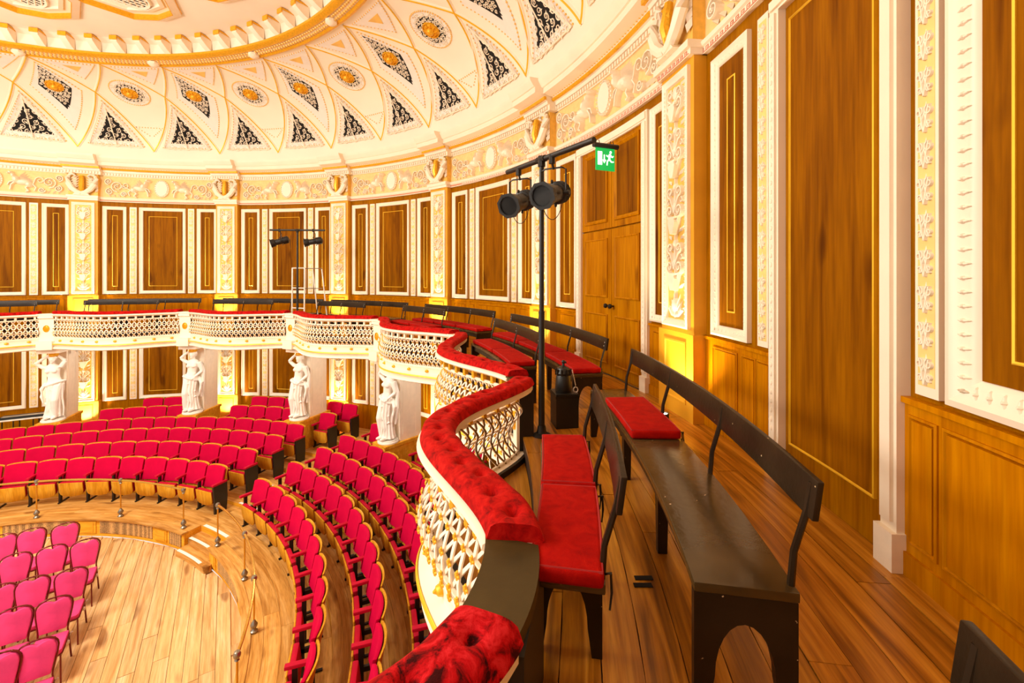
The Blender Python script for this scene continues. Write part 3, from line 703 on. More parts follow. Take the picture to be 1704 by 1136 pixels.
# elongated octagon coffers on the flat, each with a lattice vent
octp = [(-1.05, 3.6), (1.05, 3.6), (1.05, 5.9), (.55, 6.65), (0.0, 6.78), (-.55, 6.65), (-1.05, 5.9)]
def oct_ring(q0, q1, h0, h1, mat, name):
    mb = MB(); cy = 5.2; rings = []
    pts = octp
    for x, y in pts: rings.append([(x*q0, cy+(y-cy)*q0, zt+.36), (x*q0, cy+(y-cy)*q0, zt+.36-h0), (x*q1, cy+(y-cy)*q1, zt+.36-h1), (x*q1, cy+(y-cy)*q1, zt+.36)])
    rings.append(rings[0]); mb.loft(rings, caps=False); return mb.mesh(name, mat, 20)
o1 = oct_ring(1.0, .9, .05, .12, 'white', 'coffer_frame'); o2 = oct_ring(1.012, 1.0, .006, .012, 'gold', 'gilt_line'); o3 = oct_ring(.9, .888, .122, .122, 'gold', 'gilt_line'); o4 = oct_ring(.8, .74, .03, .05, 'white', 'inner_frame')
vb = MB(); vb.add([(.45*cos(i*pi/12), 5.5+.8*sin(i*pi/12), zt+.345) for i in range(24)], [tuple(range(24))]); vb = vb.mesh('vent', 'dark', 0)
vg = MB()
for i in range(-6, 7):
    for s in (-1, 1):
        c = i*.24; pts = []
        for j in range(41):
            t = -1.2+2.4*j/40; x = t*.5+c*.5; y = s*(t*.8)+c*0
            if (x/.45)**2+(y/.8)**2 < 1: pts.append((x, 5.5+y, zt+.335))
        if len(pts) > 2: vg.tube([pts[0], pts[-1]], .018, 4)
vg.tube([(.46*cos(i*pi/14), 5.5+.82*sin(i*pi/14), zt+.335) for i in range(29)], .03, 5); vg = vg.mesh('vent_lattice', 'white')
for k in range(-2, 8):
    a = rot(k+.5); o = put('ceiling_coffer', o1, flat if False else ceil, rotz=a)
    for nm, me in (('gilt_line', o2), ('gilt_line', o3), ('inner_frame', o4), ('vent', vb), ('vent_lattice', vg)): put(nm, me, o)

# ---- double door (bay 4) and jib door (bay 5)
def door_frame(parent, k, a, b, z1, plinth=True, jw=.13):
    h0, h1 = fr(a), fr(b)
    for u, s in ((h0, 1), (h1, -1)):
        j = MB().fbox(-jw/2, jw/2, 0, .07, FLOOR_G, z1).fbox(-jw/2+.02, jw/2-.02, .07, .09, FLOOR_G+.25, z1-.02).bend().build('door_jamb', 'white', parent, rotz=rot(k)-(u-s*jw/2)/R)
        MB().fbox(-jw/2-.01, jw/2+.01, 0, .1, FLOOR_G, FLOOR_G+.2).bend().build('jamb_plinth', 'white_aged', j)
        bd = MB()
        for i in range(int((z1-FLOOR_G-.4)/.07)): bd.fblob(0, FLOOR_G+.35+i*.07, .016, .024, .012, 0, .088, 6)
        
        if not (k == 5 and s < 0): tag(bd.bend().build('jamb_beads', 'white_aged', j), kind='stuff')
    c = (h0+h1)/2; h = (h1-h0)/2
    MB().fbox(-h-jw, h+jw, 0, .07, z1, z1+jw).fbox(-h-jw+.02, h+jw-.02, .07, .09, z1+.02, z1+jw-.02).bend().build('door_head', 'white', parent, rotz=rot(k)-c/R)
d1 = empty('door_1'); tag(d1, kind='structure')
da, dbb, zs, ztop = .312, .757, E+.71, E+2.02
door_frame(d1, 4, da, dbb, ztop)
DW = fr(dbb-da)/2
for s in (-1, 1):
    ang = rot(4)-fr((da+dbb)/2)/R-s*DW/2/R; h = DW/2-.004
    lf = MB().fbox(-h, h, 0, .03, FLOOR_G+.01, zs-.012).bend().build('door_leaf', 'door_wood', d1, rotz=ang)
    for z0, z1 in ((FLOOR_G+.16, FLOOR_G+.92), (FLOOR_G+1.18, zs-.14)):
        pn = MB().fbox(-h+.14, h-.14, .03, .04, z0+.03, z1-.03).bend().build('door_panel', 'door_wood', lf)
        MB().fframe(-h+.1, h-.1, z0, z1, [(0, .03), (0, .045), (.015, .052), (.035, .034), (.045, .03)]).bend().build('panel_moulding', 'door_wood', lf)
    kx = MB().lathe([(.012, 0), (.012, .04), (.03, .045), (.038, .065), (.03, .085), (.005, .09)], 10, (-s*(h-.06), .03, E-.47), (0, 1, 0)).bend().build('door_knob', 'iron', lf)
    of = MB().fbox(-h, h, 0, .03, zs+.012, ztop).bend().build('overdoor_leaf', 'door_wood', d1, rotz=ang)
    MB().fbox(-h+.16, h-.16, .03, .036, zs+.17, ztop-.12).bend().build('overdoor_panel', 'panel_wood', of)
    MB().fframe(-h+.1, h-.1, zs+.11, ztop-.06, [(0, .03), (0, .05), (.02, .06), (.05, .04), (.06, .03)]).bend().build('panel_moulding', 'door_wood', of)
d2 = empty('door_2'); tag(d2, kind='structure')
ja, jb = .389, .633
door_frame(d2, 5, ja, jb, E+2.02, jw=.11)
h = fr(jb-ja)/2; ang = rot(5)-fr((ja+jb)/2)/R
lf = MB().fbox(-h, h, 0, .012, FLOOR_G, E+2.02).bend().build('door_leaf', 'wall_wood', d2, rotz=ang)
MB().fbox(-h+.07, h-.12, .012, .022, FLOOR_G+.28, E+1.9).bend().build('door_panel', 'panel_wood', lf)
MB().fframe(-h+.06, h-.105, FLOOR_G+.27, E+1.91, [(0, .012), (0, .03), (.008, .034), (.016, .018)]).bend().build('gold_line', 'gold_line', lf)

# ---- floors
fg = MB().arc(8.0, R, FLOOR_G-.5, FLOOR_G-.46, 104, 104.1)
# balcony front curve (posts at pilaster-like spacing; bays bulge into the room)
PK = [-1, 0, 1, 2, 3, 4.05, 5.09, 5.955, 6.95]
RP = 9.05; BULGE = .62; PWS = [.15]*7+[.225, .15]      # post radius, bay bulge, post half widths
def front(b, s):                            # s in 0..1 inside bay b -> (r, th)
    t0_, t1_ = TH(PK[b])+degrees(PWS[b]/RP), TH(PK[b+1])-degrees(PWS[b+1]/RP)
    return RP-BULGE*max(0, sin(pi*s))**1.35, t0_+(t1_-t0_)*s
def front_xy(b, s): r, t = front(b, s); return Vector((r*sin(radians(t)), r*cos(radians(t))))
def front_fr(b, s):                         # point and unit normal pointing into the room
    e = 1e-3; p = front_xy(b, s); q = front_xy(b, min(s+e, 1))-front_xy(b, max(s-e, 0)); q.normalize()
    n = Vector((-q.y, q.x));
    if n.dot(p) > 0: n = -n
    return p, n
# gallery slab (structure), stepped floor boards as planks
gs = MB(); rings = []
for b in range(len(PK)-1):
    for j in range(25):
        r, t = front(b, j/24); rings.append([P(r+.02, t, GUT-.2), P(r+.02, t, GUT), P(9.06, t, GUT), P(9.06, t, FLOOR_G-.03), P(R, t, FLOOR_G-.03), P(R, t, GUT-.2)])
gs.loft(rings); fgal = gs.build('floor_gallery', 'under'); tag(fgal, kind='structure')
ring_w = .162; nr = int((R-9.06)/ring_w)
for i in range(nr+1):
    r0 = 9.06+i*ring_w; r1 = min(r0+ring_w-.004, R); t = TH(-1)+random.uniform(0, 4)
    while t < 118:
        ln = random.uniform(10, 17); t1 = min(t+ln, 119)
        MB().arc(r0, r1, FLOOR_G-.03, FLOOR_G+random.uniform(-.002, .0015), t, t1-.02, 2.5).build('plank', 'gal_floor', fgal, 30); t = t1
for b in range(len(PK)-1):
    rs = [8.5, 8.66, 8.82, 8.98, 9.06]
    mb = MB(); rings = []
    for j in range(25):
        r, t = front(b, j/24); rings.append([P(r+.02, t, GUT), P(r+.02, t, GUT+.012), P(9.055, t, GUT+.012), P(9.055, t, GUT)])
    mb.loft(rings).build('gutter_board', 'gal_floor', fgal)
for x, y in ((1071, 962), (1070, 974)):
    X, Y = on_plane(x, y, FLOOR_G); MB().box(-.045, .045, -.014, .014, 0, .004).build('floor_slot', 'dark', fgal, loc=(X, Y, FLOOR_G+.001))
# stalls tiers
ROWR = [6.8, 7.52, 8.22, 8.86, 9.68, 10.36]; ROWZ = [.36+.087*i for i in range(6)]
fst = empty('floor_stalls'); tag(fst, kind='structure')
edges = [5.95]+[ROWR[i]-.50 for i in range(1, 6)]+[R]
for i in range(6):
    ro = R if i == 5 else edges[i+1]+.02; tm = MB()
    if i: tm.arc(edges[i], ro, ROWZ[i]-.36, ROWZ[i]-.012, -62, 112, 3)
    else: tm.arc(5.95, ro, 0, ROWZ[0]-.012, -62, 24.4, 3).arc(6.25, ro, 0, ROWZ[0]-.012, 24.4, 33.2, 3).arc(5.95, ro, 0, ROWZ[0]-.012, 33.2, 112, 3)
    tier = tm.build('tier', 'fascia', fst)
    wd = edges[i+1]-edges[i]; n = 5; bw = wd/n
    for j in range(n):
        if i == 0 and j == 1: MB().arc(6.25, edges[0]+2*bw-.004, ROWZ[0]-.012, ROWZ[0], 24.4, 33.17, 3).build('plank', 'stall_floor', tier, 30)
        t = -62.0
        while t < 108:
            t1 = min(t+random.uniform(24, 42), 110)
            if i == 0 and j < 2:
                if t < 24.4 < t1 or abs(t-24.4) < .01: t1 = 24.4
                if t >= 24.39 and t < 33.2: t = 33.2; continue
            MB().arc(edges[i]+j*bw, edges[i]+(j+1)*bw-.004, ROWZ[i]-.012, ROWZ[i], t, t1-.03, 3).build('plank', 'stall_floor', tier, 30); t = t1
    if i: MB().arc(edges[i]-.004, edges[i]+.05, ROWZ[i], ROWZ[i]+.004, 24.5, 29.5).build('nosing', 'nosing', tier)
fas = MB().arc(5.93, 5.96, 0, .36, -62, 24.4).build('platform_fascia', 'fascia', fst); fas2 = MB().arc(5.93, 5.96, 0, .36, 33.2, 112).build('platform_fascia', 'fascia', fst)
for F, t in ((fas, -62), (fas2, 33.2)): MB().arc(5.88, 6.0, .345, .372, t, 24.4 if t < 0 else 112).build('platform_edge', 'stall_floor', F)
def fascia_bits(F, spans):
    for a, b, kind in spans:
        if kind == 'v':
            o = MB().arc(5.918, 5.935, .07, .315, a, b).build('vent_grille', 'vent', F)
        else:
            o = MB().arc(5.915, 5.935, .06, .31, a, b).build('fascia_panel', 'fascia', F); MB().arc(5.908, 5.918, .09, .28, a+.5, b-.5).build('panel_field', 'fascia', F)
fascia_bits(fas, [(-40, -20, 'v'), (-19.2, -15.5, 'p'), (-14.7, -2.2, 'v'), (-1.4, 2.2, 'p'), (3.0, 15.4, 'v'), (16.2, 19.4, 'p'), (20.1, 23.6, 'v')])
fascia_bits(fas2, [(33.8, 36, 'p'), (37, 48, 'v'), (49, 52, 'p'), (53, 66, 'v')])
for r0, z, t0_, t1_ in ((5.78, .12, 24.45, 33.15), (6.0, .24, 24.45, 33.15)):
    st = MB().arc(r0, 6.255, 0, z, t0_, t1_, 1).build('step', 'stall_floor', fst)
    MB().arc(r0-.004, r0+.05, z, z+.004, t0_+.3, t1_-.3, 1).build('nosing', 'nosing', st)
    if z < .2: MB().arc(5.78, 5.925, 0, .119, 33.15, 34.3, 1).lathe([(.073, .001), (.073, .1205)], 20, P(5.853, 34.3, 0)).build('rounded_end', 'stall_floor', st)
MB().arc(6.25, 6.31, .36, .365, 25.0, 32.6).build('nosing', 'nosing', fst)
# pit boards
fp = MB().add([P(5.95, i*10, -.02) for i in range(36)], [tuple(range(36))]).build('floor_pit', 'pit_floor', smooth=0); tag(fp, kind='structure')
dx, dy = .545, -.838; ex, ey = .838, .545; c = -5.9
L0 = sqrt(dx*dx+dy*dy); dx /= L0; dy /= L0; ex, ey = -dy, dx
while c < 5.9:
    wdt = .185; hc = sqrt(max(.01, 5.93**2-max(abs(c), abs(c+wdt))**2)); a = -hc
    while a < hc-.05:
        b_ = min(a+random.uniform(2.2, 3.8), hc)
        if hc-b_ < .5: b_ = hc
        mx, my = (c+wdt/2)*ex, (c+wdt/2)*ey
        vis = any(-150 < 852+FPX*(mx+dx*q-CAMX)/max(.2, my+dy*q-CAMY) < 900 and my+dy*q-CAMY > 3 for q in (a, (a+b_)/2, b_))
        if vis:
            zz = random.uniform(-.002, .001); g = .003
            pts = [(c+g, a+g), (c+wdt-g, a+g), (c+wdt-g, b_-g), (c+g, b_-g)]
            V = [(ex*p+dx*q, ey*p+dy*q) for p, q in pts]
            MB().add([(x, y, -.02) for x, y in V]+[(x, y, zz) for x, y in V], [(4, 5, 6, 7), (0, 1, 5, 4), (1, 2, 6, 5), (2, 3, 7, 6), (3, 0, 4, 7)]).build('plank', 'pit_floor', fp, 0)
        a = b_
    c += wdt

# ------------------------------------------------------------------ BALUSTRADE: serpentine lattice bays
LT, LB = E-1.168, E-1.668
def vprof(v):                               # lattice section: leans in below the rail, belly, tucks in
    return .055-.05*sin(pi*min(1, v/.35))*(1 if v < .35 else 0)+(.075*sin(pi*(v-.35)/.65) if v >= .35 else 0)-.02*v
def lat_pt(b, s, v, extra=0):
    p, n = front_fr(b, s); q = p+n*(vprof(v)+extra); return Vector((q.x, q.y, LT+(LB-LT)*v)), n
bay_where = ['at the far left edge of the photo', 'between the two leftmost caryatids', 'between the second and third caryatids',
             'between the third and fourth caryatids', 'just right of the fourth caryatid', 'ending at the pole of the near lighting stand',
             'between near lighting stand and bare brown slab', 'nearest one, worn rail at the bottom edge']
NB = len(PK)-1
def sweep_front(mb, b, prof, s0=0, s1=1, n=36):
    rings = []
    for i in range(n+1):
        s = s0+(s1-s0)*i/n; p, nn = front_fr(b, s); rings.append([(p.x+nn.x*a, p.y+nn.y*a, z) for a, z in prof])
    return mb.loft(rings)
stud_me = MB().fblob(0, 0, .017, .017, .014, 0, 0, 6).fblob(.016, 0, .01, .01, .01, 0, 0, 5).fblob(-.016, 0, .01, .01, .01, 0, 0, 5).fblob(0, .016, .01, .01, .01, 0, 0, 5).fblob(0, -.016, .01, .01, .01, 0, 0, 5).mesh('gilt_stud', 'gold')
ros_me = MB().fblob(0, 0, .042, .03, .035, 0, 0, 10).fblob(0, 0, .02, .016, .05, 0, 0, 8).mesh('gilt_rosette', 'gold')
def bay_len(b):
    return sum((front_xy(b, (i+1)/60)-front_xy(b, i/60)).length for i in range(60))
def arclen_param(b):
    acc = [0]
    for i in range(240): acc.append(acc[-1]+(front_xy(b, (i+1)/240)-front_xy(b, i/240)).length)
    T = acc[-1]
    def f(x):
        x = max(0, min(T, x)); lo, hi = 0, 240
        while hi-lo > 1:
            m = (lo+hi)//2
            if acc[m] <= x: lo = m
            else: hi = m
        return (lo+(x-acc[lo])/max(1e-9, acc[hi]-acc[lo]))/240
    return f, T
for b in range(NB):
    p, n_ = front_fr(b, .5)
    o = empty('balustrade', (0, 0, 0))
    tag(o, 'lattice balustrade bay with red rail, '+bay_where[b], 'balustrade', 'lattice balustrade bays of the gallery front')
    fpar, T = arclen_param(b)
    pitch = .104; ns = round(T/pitch); pitch = T/ns; slope = 3.0*pitch
    near = b >= 5
    studs = MB()
    for fam in (0, 1):
        for i in range(-3 if fam == 0 else 0, ns+1 if fam == 0 else ns+4):
            x0 = i*pitch+pitch*.0; sg = 1 if fam == 0 else -1
            v0, v1 = 0, 1                      # clip to the bay ends
            if sg > 0: v0 = max(0, (0-x0)/slope); v1 = min(1, (T-x0)/slope)
            else: v0 = max(0, (x0-T)/slope); v1 = min(1, x0/slope)
            if v1-v0 < .08: continue
            seg = 9; rings = []; off = .0 if fam == 0 else -.010
            for j in range(seg+1):
                v = v0+(v1-v0)*j/seg; s = fpar(x0+sg*slope*v); c, nn = lat_pt(b, s, v, off)
                tg = Vector((-nn.y, nn.x, 0)); n3 = Vector((nn.x, nn.y, 0)); wd = .0125
                rings.append([c-tg*wd-n3*.005, c-tg*wd+n3*.005, c+tg*wd+n3*.005, c+tg*wd-n3*.005])
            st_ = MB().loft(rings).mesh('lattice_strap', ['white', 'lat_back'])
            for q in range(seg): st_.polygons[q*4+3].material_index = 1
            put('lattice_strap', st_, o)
    cols = ns*2
    for row in range(6):
        v = (row+1)/6.0-.0
        if v > .99: continue
        for i in range(ns):
            x = (i+.5*((row+1) % 2))*pitch
            if x < .03 or x > T-.03: continue
            c, nn = lat_pt(b, fpar(x), min(v, .97), .008); ang = atan2(nn.x, nn.y)
            if near:
                so = put('gilt_stud', stud_me, o, loc=c, rotz=-ang)
            else: studs.ell(c, (.016, .016, .016), 5, 3)
    if studs.v: tag(studs.build('gilt_studs', 'gold', o), kind='stuff')
    for v in (.02, 1/3, 2/3, .98):
        rings = []
        for j in range(49):
            c, nn = lat_pt(b, j/48, v, -.004); n3 = Vector((nn.x, nn.y, 0)); u_ = Vector((0, 0, 1)); hh = .014 if v in (.02, .98) else .006
            rings.append([c-n3*.008-u_*hh, c+n3*.012-u_*hh, c+n3*.012+u_*hh, c-n3*.008+u_*hh])
        MB().loft(rings).build('lattice_rail', 'white', o)
    # top rail: moulding on little blocks (slots between), capping and velvet
    for j in range(int(T/.17)):
        s = fpar((j+.5)*.17*T/(int(T/.17)*.17)); c, nn = front_fr(b, s); n3 = Vector((nn.x, nn.y, 0)); tg = Vector((-nn.y, nn.x, 0)); c = Vector((c.x, c.y, 0))+n3*.05
        V = [c+tg*a+n3*d+Vector((0, 0, z)) for z in (LT-.005, RIM-.045) for a, d in ((-.02, -.03), (.02, -.03), (.02, .02), (-.02, .02))]
        MB().add(V, [(3, 2, 1, 0), (4, 5, 6, 7), (0, 1, 5, 4), (1, 2, 6, 5), (2, 3, 7, 6), (3, 0, 4, 7)]).build('rail_block', 'gold' if near else 'white', o)
    rl = sweep_front(MB(), b, [(-.10, RIM-.05), (-.10, RIM), (.10, RIM), (.125, RIM-.015), (.13, RIM-.035), (.10, RIM-.055), (.07, RIM-.062), (.055, RIM-.075), (-.04, RIM-.075)]).build('top_rail', 'white', o)
    # velvet padding with tufts
    rings = []; nn_ = int(T/.02); npz = 13
    tufts = [(i+.5)*.18 for i in range(int(T/.18))]
    for i in range(nn_+1):
        x = T*i/nn_; p, nv = front_fr(b, fpar(x)); ring = []
        for j in range(npz+1):
            a = -.115+.225*j/npz; q = (a+.0025)/.1125; h = RIM+.008+.068*max(0, 1-q*q*q*q)**.5
            if 0 < j < npz:
                dz = 0
                for tx in tufts:
                    d2 = ((x-tx)/.026)**2+((a-(.012 if int(tx/.18) % 2 else -.012))/.024)**2
                    if d2 < 9: dz += .042*math.exp(-d2)
                h += -dz+.004*sin(x*9+a*20)+.003*sin(x*23)
            ring.append((p.x+nv.x*a, p.y+nv.y*a, h))
        ring.append((p.x+nv.x*.1, p.y+nv.y*.1, RIM)); ring.append((p.x-nv.x*.105, p.y-nv.y*.105, RIM)); rings.append(ring)
    vmat = 'velvet_near' if b == 7 else 'velvet'
    vel = MB().loft(rings).build('velvet_pad', vmat, o, 60)
    # base: rosette band, cornice mouldings, dark inner board
    bs = sweep_front(MB(), b, [(-.03, LB+.005), (.04, LB+.005), (.06, LB-.01), (.045, LB-.03), (.045, LB-.12), (.07, LB-.13), (.12, LB-.15), (.13, LB-.18), (.07, LB-.2), (.06, LB-.23), (.10, LB-.25), (.11, LB-.285), (.05, LB-.31), (-.03, LB-.31)]).build('base_moulding', 'white', o)
    sweep_front(MB(), b, [(.125, LB-.145), (.137, LB-.16), (.137, LB-.172), (.125, LB-.178)]).build('gilt_line', 'gold_line', bs)
    for j in range(8):
        s = fpar(T*(j+.5)/8); c, nv = front_fr(b, s); put('gilt_rosette', ros_me, o, loc=(c.x+nv.x*.045, c.y+nv.y*.045, LB-.075), rotz=-atan2(nv.x, nv.y))
    sweep_front(MB(), b, [(-.06, GUT), (-.06, LB+.01), (-.03, LB+.01), (-.03, GUT)]).build('inner_board', 'base_board', o)
# posts between the bays, each over a caryatid
post_where = ['at far left outside the photo', 'above the leftmost caryatid', 'above the second caryatid from the left', 'above the third caryatid from the left', 'above the fourth caryatid from the left',
              'left of the near lighting stand, half hidden', 'beside the pole of the near lighting stand', 'with bare brown slab top in the foreground', 'behind the camera']
for i, k in list(enumerate(PK))[1:-1]:
    t = TH(k); o = empty('balustrade_post', P(RP, t, GUT), -radians(t))
    tag(o, 'white balustrade post '+post_where[i], 'post', 'posts of the gallery balustrade')
    zz = GUT; hw = PWS[i]
    # local x along the wall, y outward
    MB().box(-hw, hw, -.05, -.025, LB-.31-zz, RIM-.04-zz).build('post_body', 'white', o)
    MB().box(-hw-.01, hw+.01, -.16, -.03, LB-.3-zz, LB-.08-zz).box(-hw-.005, hw+.005, -.10, -.03, RIM-.11-zz, RIM-.045-zz).build('post_moulding', 'white', o)
    MB().box(-hw, hw, -.025, .11, -.18, RIM-.04-zz).build('post_back', 'base_board', o)
    sl = []
    for j in range(13):
        a = -1+2*j/12; sl.append((a*(hw+.02), -.125+.035*(1-a*a)))
    for j in range(13):
        a = 1-2*j/12; sl.append((a*(hw-.01), .09+.025*(1-a*a)))
    nS = len(sl); MB().add([(x, y, RIM-.04-zz) for x, y in sl]+[(x, y, RIM+.006-zz) for x, y in sl], [tuple(reversed(range(nS))), tuple(range(nS, 2*nS))]+[(j, (j+1) % nS, (j+1) % nS+nS, j+nS) for j in range(nS)]).build('post_slab', 'slab' if k > 4.5 else 'white', o, 30)
    md = MB(); md.fblob(0, 0, .055, .08, .02, 0, 0, 16)
    for j in range(7): a = j*.9; md.fleaf((0, 0), (.05*cos(a), .075*sin(a)), .04, .03, .005)
    md.frib([(.06*cos(j*pi/10), .085*sin(j*pi/10)) for j in range(21)], .015, .02, 0)
    md.v = [(u, -.05-n, z+(LT+LB)/2+.0-zz) for u, n, z in md.v]; md.build('gilt_medallion', 'gold', o)

# ------------------------------------------------------------------ piers and caryatids under the posts
for i, k in enumerate([0, 1, 2, 3]):
    t = TH(k); a = -radians(t)
    pr = empty('wall_pier', P(9.5, t, .5), a); tag(pr, kind='structure')
    MB().box(-.19, .19, 0, .62, .0, 3.05).build('pier_body', 'white_aged', pr)
    for s in (-1, 1):
        MB().box(s*.19-.008, s*.19+.008, .08, .2, 1.15, 2.85).box(s*.19-.008, s*.19+.008, .46, .56, 1.15, 2.85).box(s*.19-.008, s*.19+.008, .08, .56, 2.75, 2.85).build('pier_moulding', 'white', pr)
    MB().box(-.24, .24, -.42, .66, 0, .94).box(-.26, .26, -.45, .70, .94, 1.012).build('pier_plinth', 'fascia', pr)
    MB().box(-.24, .24, -.42, .66, 2.86, 3.1).build('pier_cap', 'white', pr)
def remeshed(mb, voxel, name, mat):
    me = mb.mesh('tmp', mat); o = put('tmp', me); md = o.modifiers.new('r', 'REMESH'); md.mode = 'VOXEL'; md.voxel_size = voxel; md.use_smooth_shade = True
    sm_ = o.modifiers.new('s', 'SMOOTH'); sm_.factor = .5; sm_.iterations = 2
    dg = bpy.context.evaluated_depsgraph_get(); out = bpy.data.meshes.new_from_object(o.evaluated_get(dg)); bpy.data.objects.remove(o); out.name = name
    out.polygons.foreach_set('use_smooth', [True]*len(out.polygons)); return out
def caryatid(var):
    """1.86 m figure facing -y (into the room), weight on one leg, draped from the hips, arms lifted to the head"""
    mb = MB(); sg = 1 if var == 0 else -1
    def sway(z): return sg*(.045*sin(pi*min(1, max(0, (z-.3)/1.0)))-.03*max(0, (z-1.15)/.6))
    def ring(z, rx, ry, cy=0, folds=0, amp=0, ph=0):
        out = []
        for j in range(36):
            a = 2*pi*j/36; q = 1+amp*sin(folds*a+ph)*(1 if folds else 0)
            out.append((sway(z)+rx*q*cos(a), cy+ry*q*sin(a), z))
        return out
    # draped legs
    sk = []
    for z, rx, ry, am in ((.05, .20, .17, .10), (.15, .17, .145, .10), (.35, .15, .13, .09), (.6, .155, .135, .08), (.8, .175, .15, .07), (.98, .19, .155, .05), (1.04, .175, .14, .03)):
        sk.append(ring(z, rx, ry, 0, 11, am, z*1.5))
    mb.loft(sk)
    mb.tube([(sway(.95)+sg*.07, -.06, .95), (sg*.10, -.17, .55), (sg*.09, -.12, .1)], [.1, .085, .06], 10)     # bent knee under cloth
    for q in (-1, 1): mb.ell((q*.075+sg*.01, -.18, .06), (.05, .11, .04), 8, 6)                                      # feet
    # torso
    mb.loft([ring(z, rx, ry, cy) for z, rx, ry, cy in ((.96, .165, .12, 0), (1.08, .15, .11, 0), (1.18, .125, .095, 0), (1.28, .135, .10, 0), (1.38, .155, .11, -.005), (1.46, .165, .1, 0), (1.52, .12, .08, .01), (1.555, .06, .055, .01))])
    for q in (-1, 1): mb.ell((sway(1.38)+q*.07, -.09, 1.37), (.058, .05, .055), 10, 8)
    # neck, head with face, hair
    hx = sway(1.6)+sg*.015
    mb.tube([(sway(1.5), .01, 1.5), (hx, 0, 1.62)], [.055, .05], 10)
    mb.ell((hx, -.015, 1.70), (.072, .088, .105), 14, 12); mb.ell((hx, -.10, 1.69), (.012, .02, .022), 6, 5); mb.ell((hx, -.092, 1.645), (.025, .012, .01), 6, 4); mb.ell((hx, -.075, 1.61), (.03, .03, .025), 8, 6)
    for q in (-1, 1): mb.ell((hx+q*.03, -.088, 1.715), (.015, .01, .008), 6, 4)
    mb.ell((hx, .03, 1.73), (.088, .09, .095), 12, 8); mb.ell((hx, .1, 1.68), (.05, .04, .05), 8, 6)
    for j in range(9): a = pi*j/8; mb.ell((hx+.08*cos(a), -.02-.03*sin(a), 1.735+.06*sin(a)), (.022, .025, .022), 6, 5)
    # arms: one elbow out with the hand at the brow, the other up behind the head
    sh1 = (sway(1.46)-.165, 0, 1.46); el1 = (sway(1.5)-.31, -.05, 1.60); ha1 = (hx-.075, -.07, 1.80)
    mb.tube([sh1, ((sh1[0]+el1[0])/2, -.02, 1.52), el1], [.06, .052, .044], 10); mb.tube([el1, ((el1[0]+ha1[0])/2, -.06, 1.71), ha1], [.045, .038, .028], 10)
    sh2 = (sway(1.46)+.165, 0, 1.46)
    if var == 0: el2 = (sway(1.5)+.26, .02, 1.64); ha2 = (hx+.06, .04, 1.82)
    else: el2 = (sway(1.2)+.25, .03, 1.20); ha2 = (sway(1.1)+.17, -.12, 1.06)
    mb.tube([sh2, el2], [.06, .044], 10); mb.tube([el2, ha2], [.045, .03], 10)
    for h, d in ((ha1, Vector((.5, -.1, .4))), (ha2, Vector((-.4, 0, .5)) if var == 0 else Vector((-.6, -.2, -.5)))):
        d.normalize(); pv = d.orthogonal().normalized(); H = Vector(h); mb.ell(H+d*.035, (.032, .032, .035), 8, 6)
        for q in range(4): f0 = H+d*.055+pv*(.018*(q-1.5)); mb.tube([f0, f0+d*(.05-.008*abs(q-1.5))], [.0115, .009], 5)
        mb.tube([H+d*.02+pv*.03, H+d*.05+pv*.05], [.012, .009], 5)
    # hip drapery roll, falling cloak edges and folds
    roll = [(sway(1.0)+.19*cos(a), .155*sin(a), 1.0+.07*sg*cos(a)-.02*sin(a)) for a in [2*pi*j/20 for j in range(21)]]
    mb.tube(roll, [.035+.008*sin(j*2.1) for j in range(21)], 7)
    for j in range(7):
        a = pi*1.08+j*pi*.84/6; x = sway(1)+.18*cos(a); y = .15*sin(a)
        mb.tube([(x, y, .98), (x*.9+sg*.02, y-.02, .62), (x*.95+sg*.04*cos(j), y-.01, .3), (x*1.1, y*1.08, .06)], [.02, .026, .024, .018], 6)
    for j in range(4):
        z = .92-.16*j; mb.tube([(sway(z)-sg*.17, -.06, z+.03), (sway(z), -.17, z-.09), (sway(z)+sg*.16, -.09, z+.1)], [.014, .02, .014], 6)
    s2 = -sg
    mb.tube([(sway(1)+s2*.19, .02, 1.03), (s2*.24, .0, .85), (s2*.23, -.03, .66), (s2*.19, -.03, .45)], [.04, .05, .035, .015], 7)
    if var: mb.tube([(sway(1.46)+.17, .06, 1.48), (.25, .08, 1.2), (.24, .08, .8), (.2, .06, .4)], [.03, .05, .05, .03], 7)
    return mb
cary = [remeshed(caryatid(0), .011, 'figure', 'marble'), remeshed(caryatid(1), .011, 'figure', 'marble')]
cl_ = ['leftmost white draped caryatid statue holding up the gallery, both elbows raised', 'second white caryatid from the left, one elbow raised, beside the back rows of red seats',
       'third white caryatid from the left, slim, one elbow raised, left of the stalls aisle', 'fourth white caryatid, rightmost one, right of the stalls aisle']
for i, k in enumerate([0, 1, 2, 3]):
    t = TH(k); z0 = E-3.93; o = empty('caryatid_statue', P(9.31, t, z0), -radians(t)); tag(o, cl_[i], 'statue', 'caryatids under the gallery')
    o.scale = (1, 1, .94)
    f = put('figure', cary[[0, 1, 1, 1][i]], o, loc=(0, 0, .06))
    MB().lathe([(.25, 0), (.25, .035), (.23, .045), (.23, .07)], 20).build('base', 'marble', o)
    MB().lathe([(.09, 1.84), (.12, 1.88), (.10, 1.93), (.16, 1.98)], 14).build('head_cushion', 'gold', o)
    MB().box(-.2, .2, -.2, .2, 1.98, 2.06).build('abacus', 'white', o)

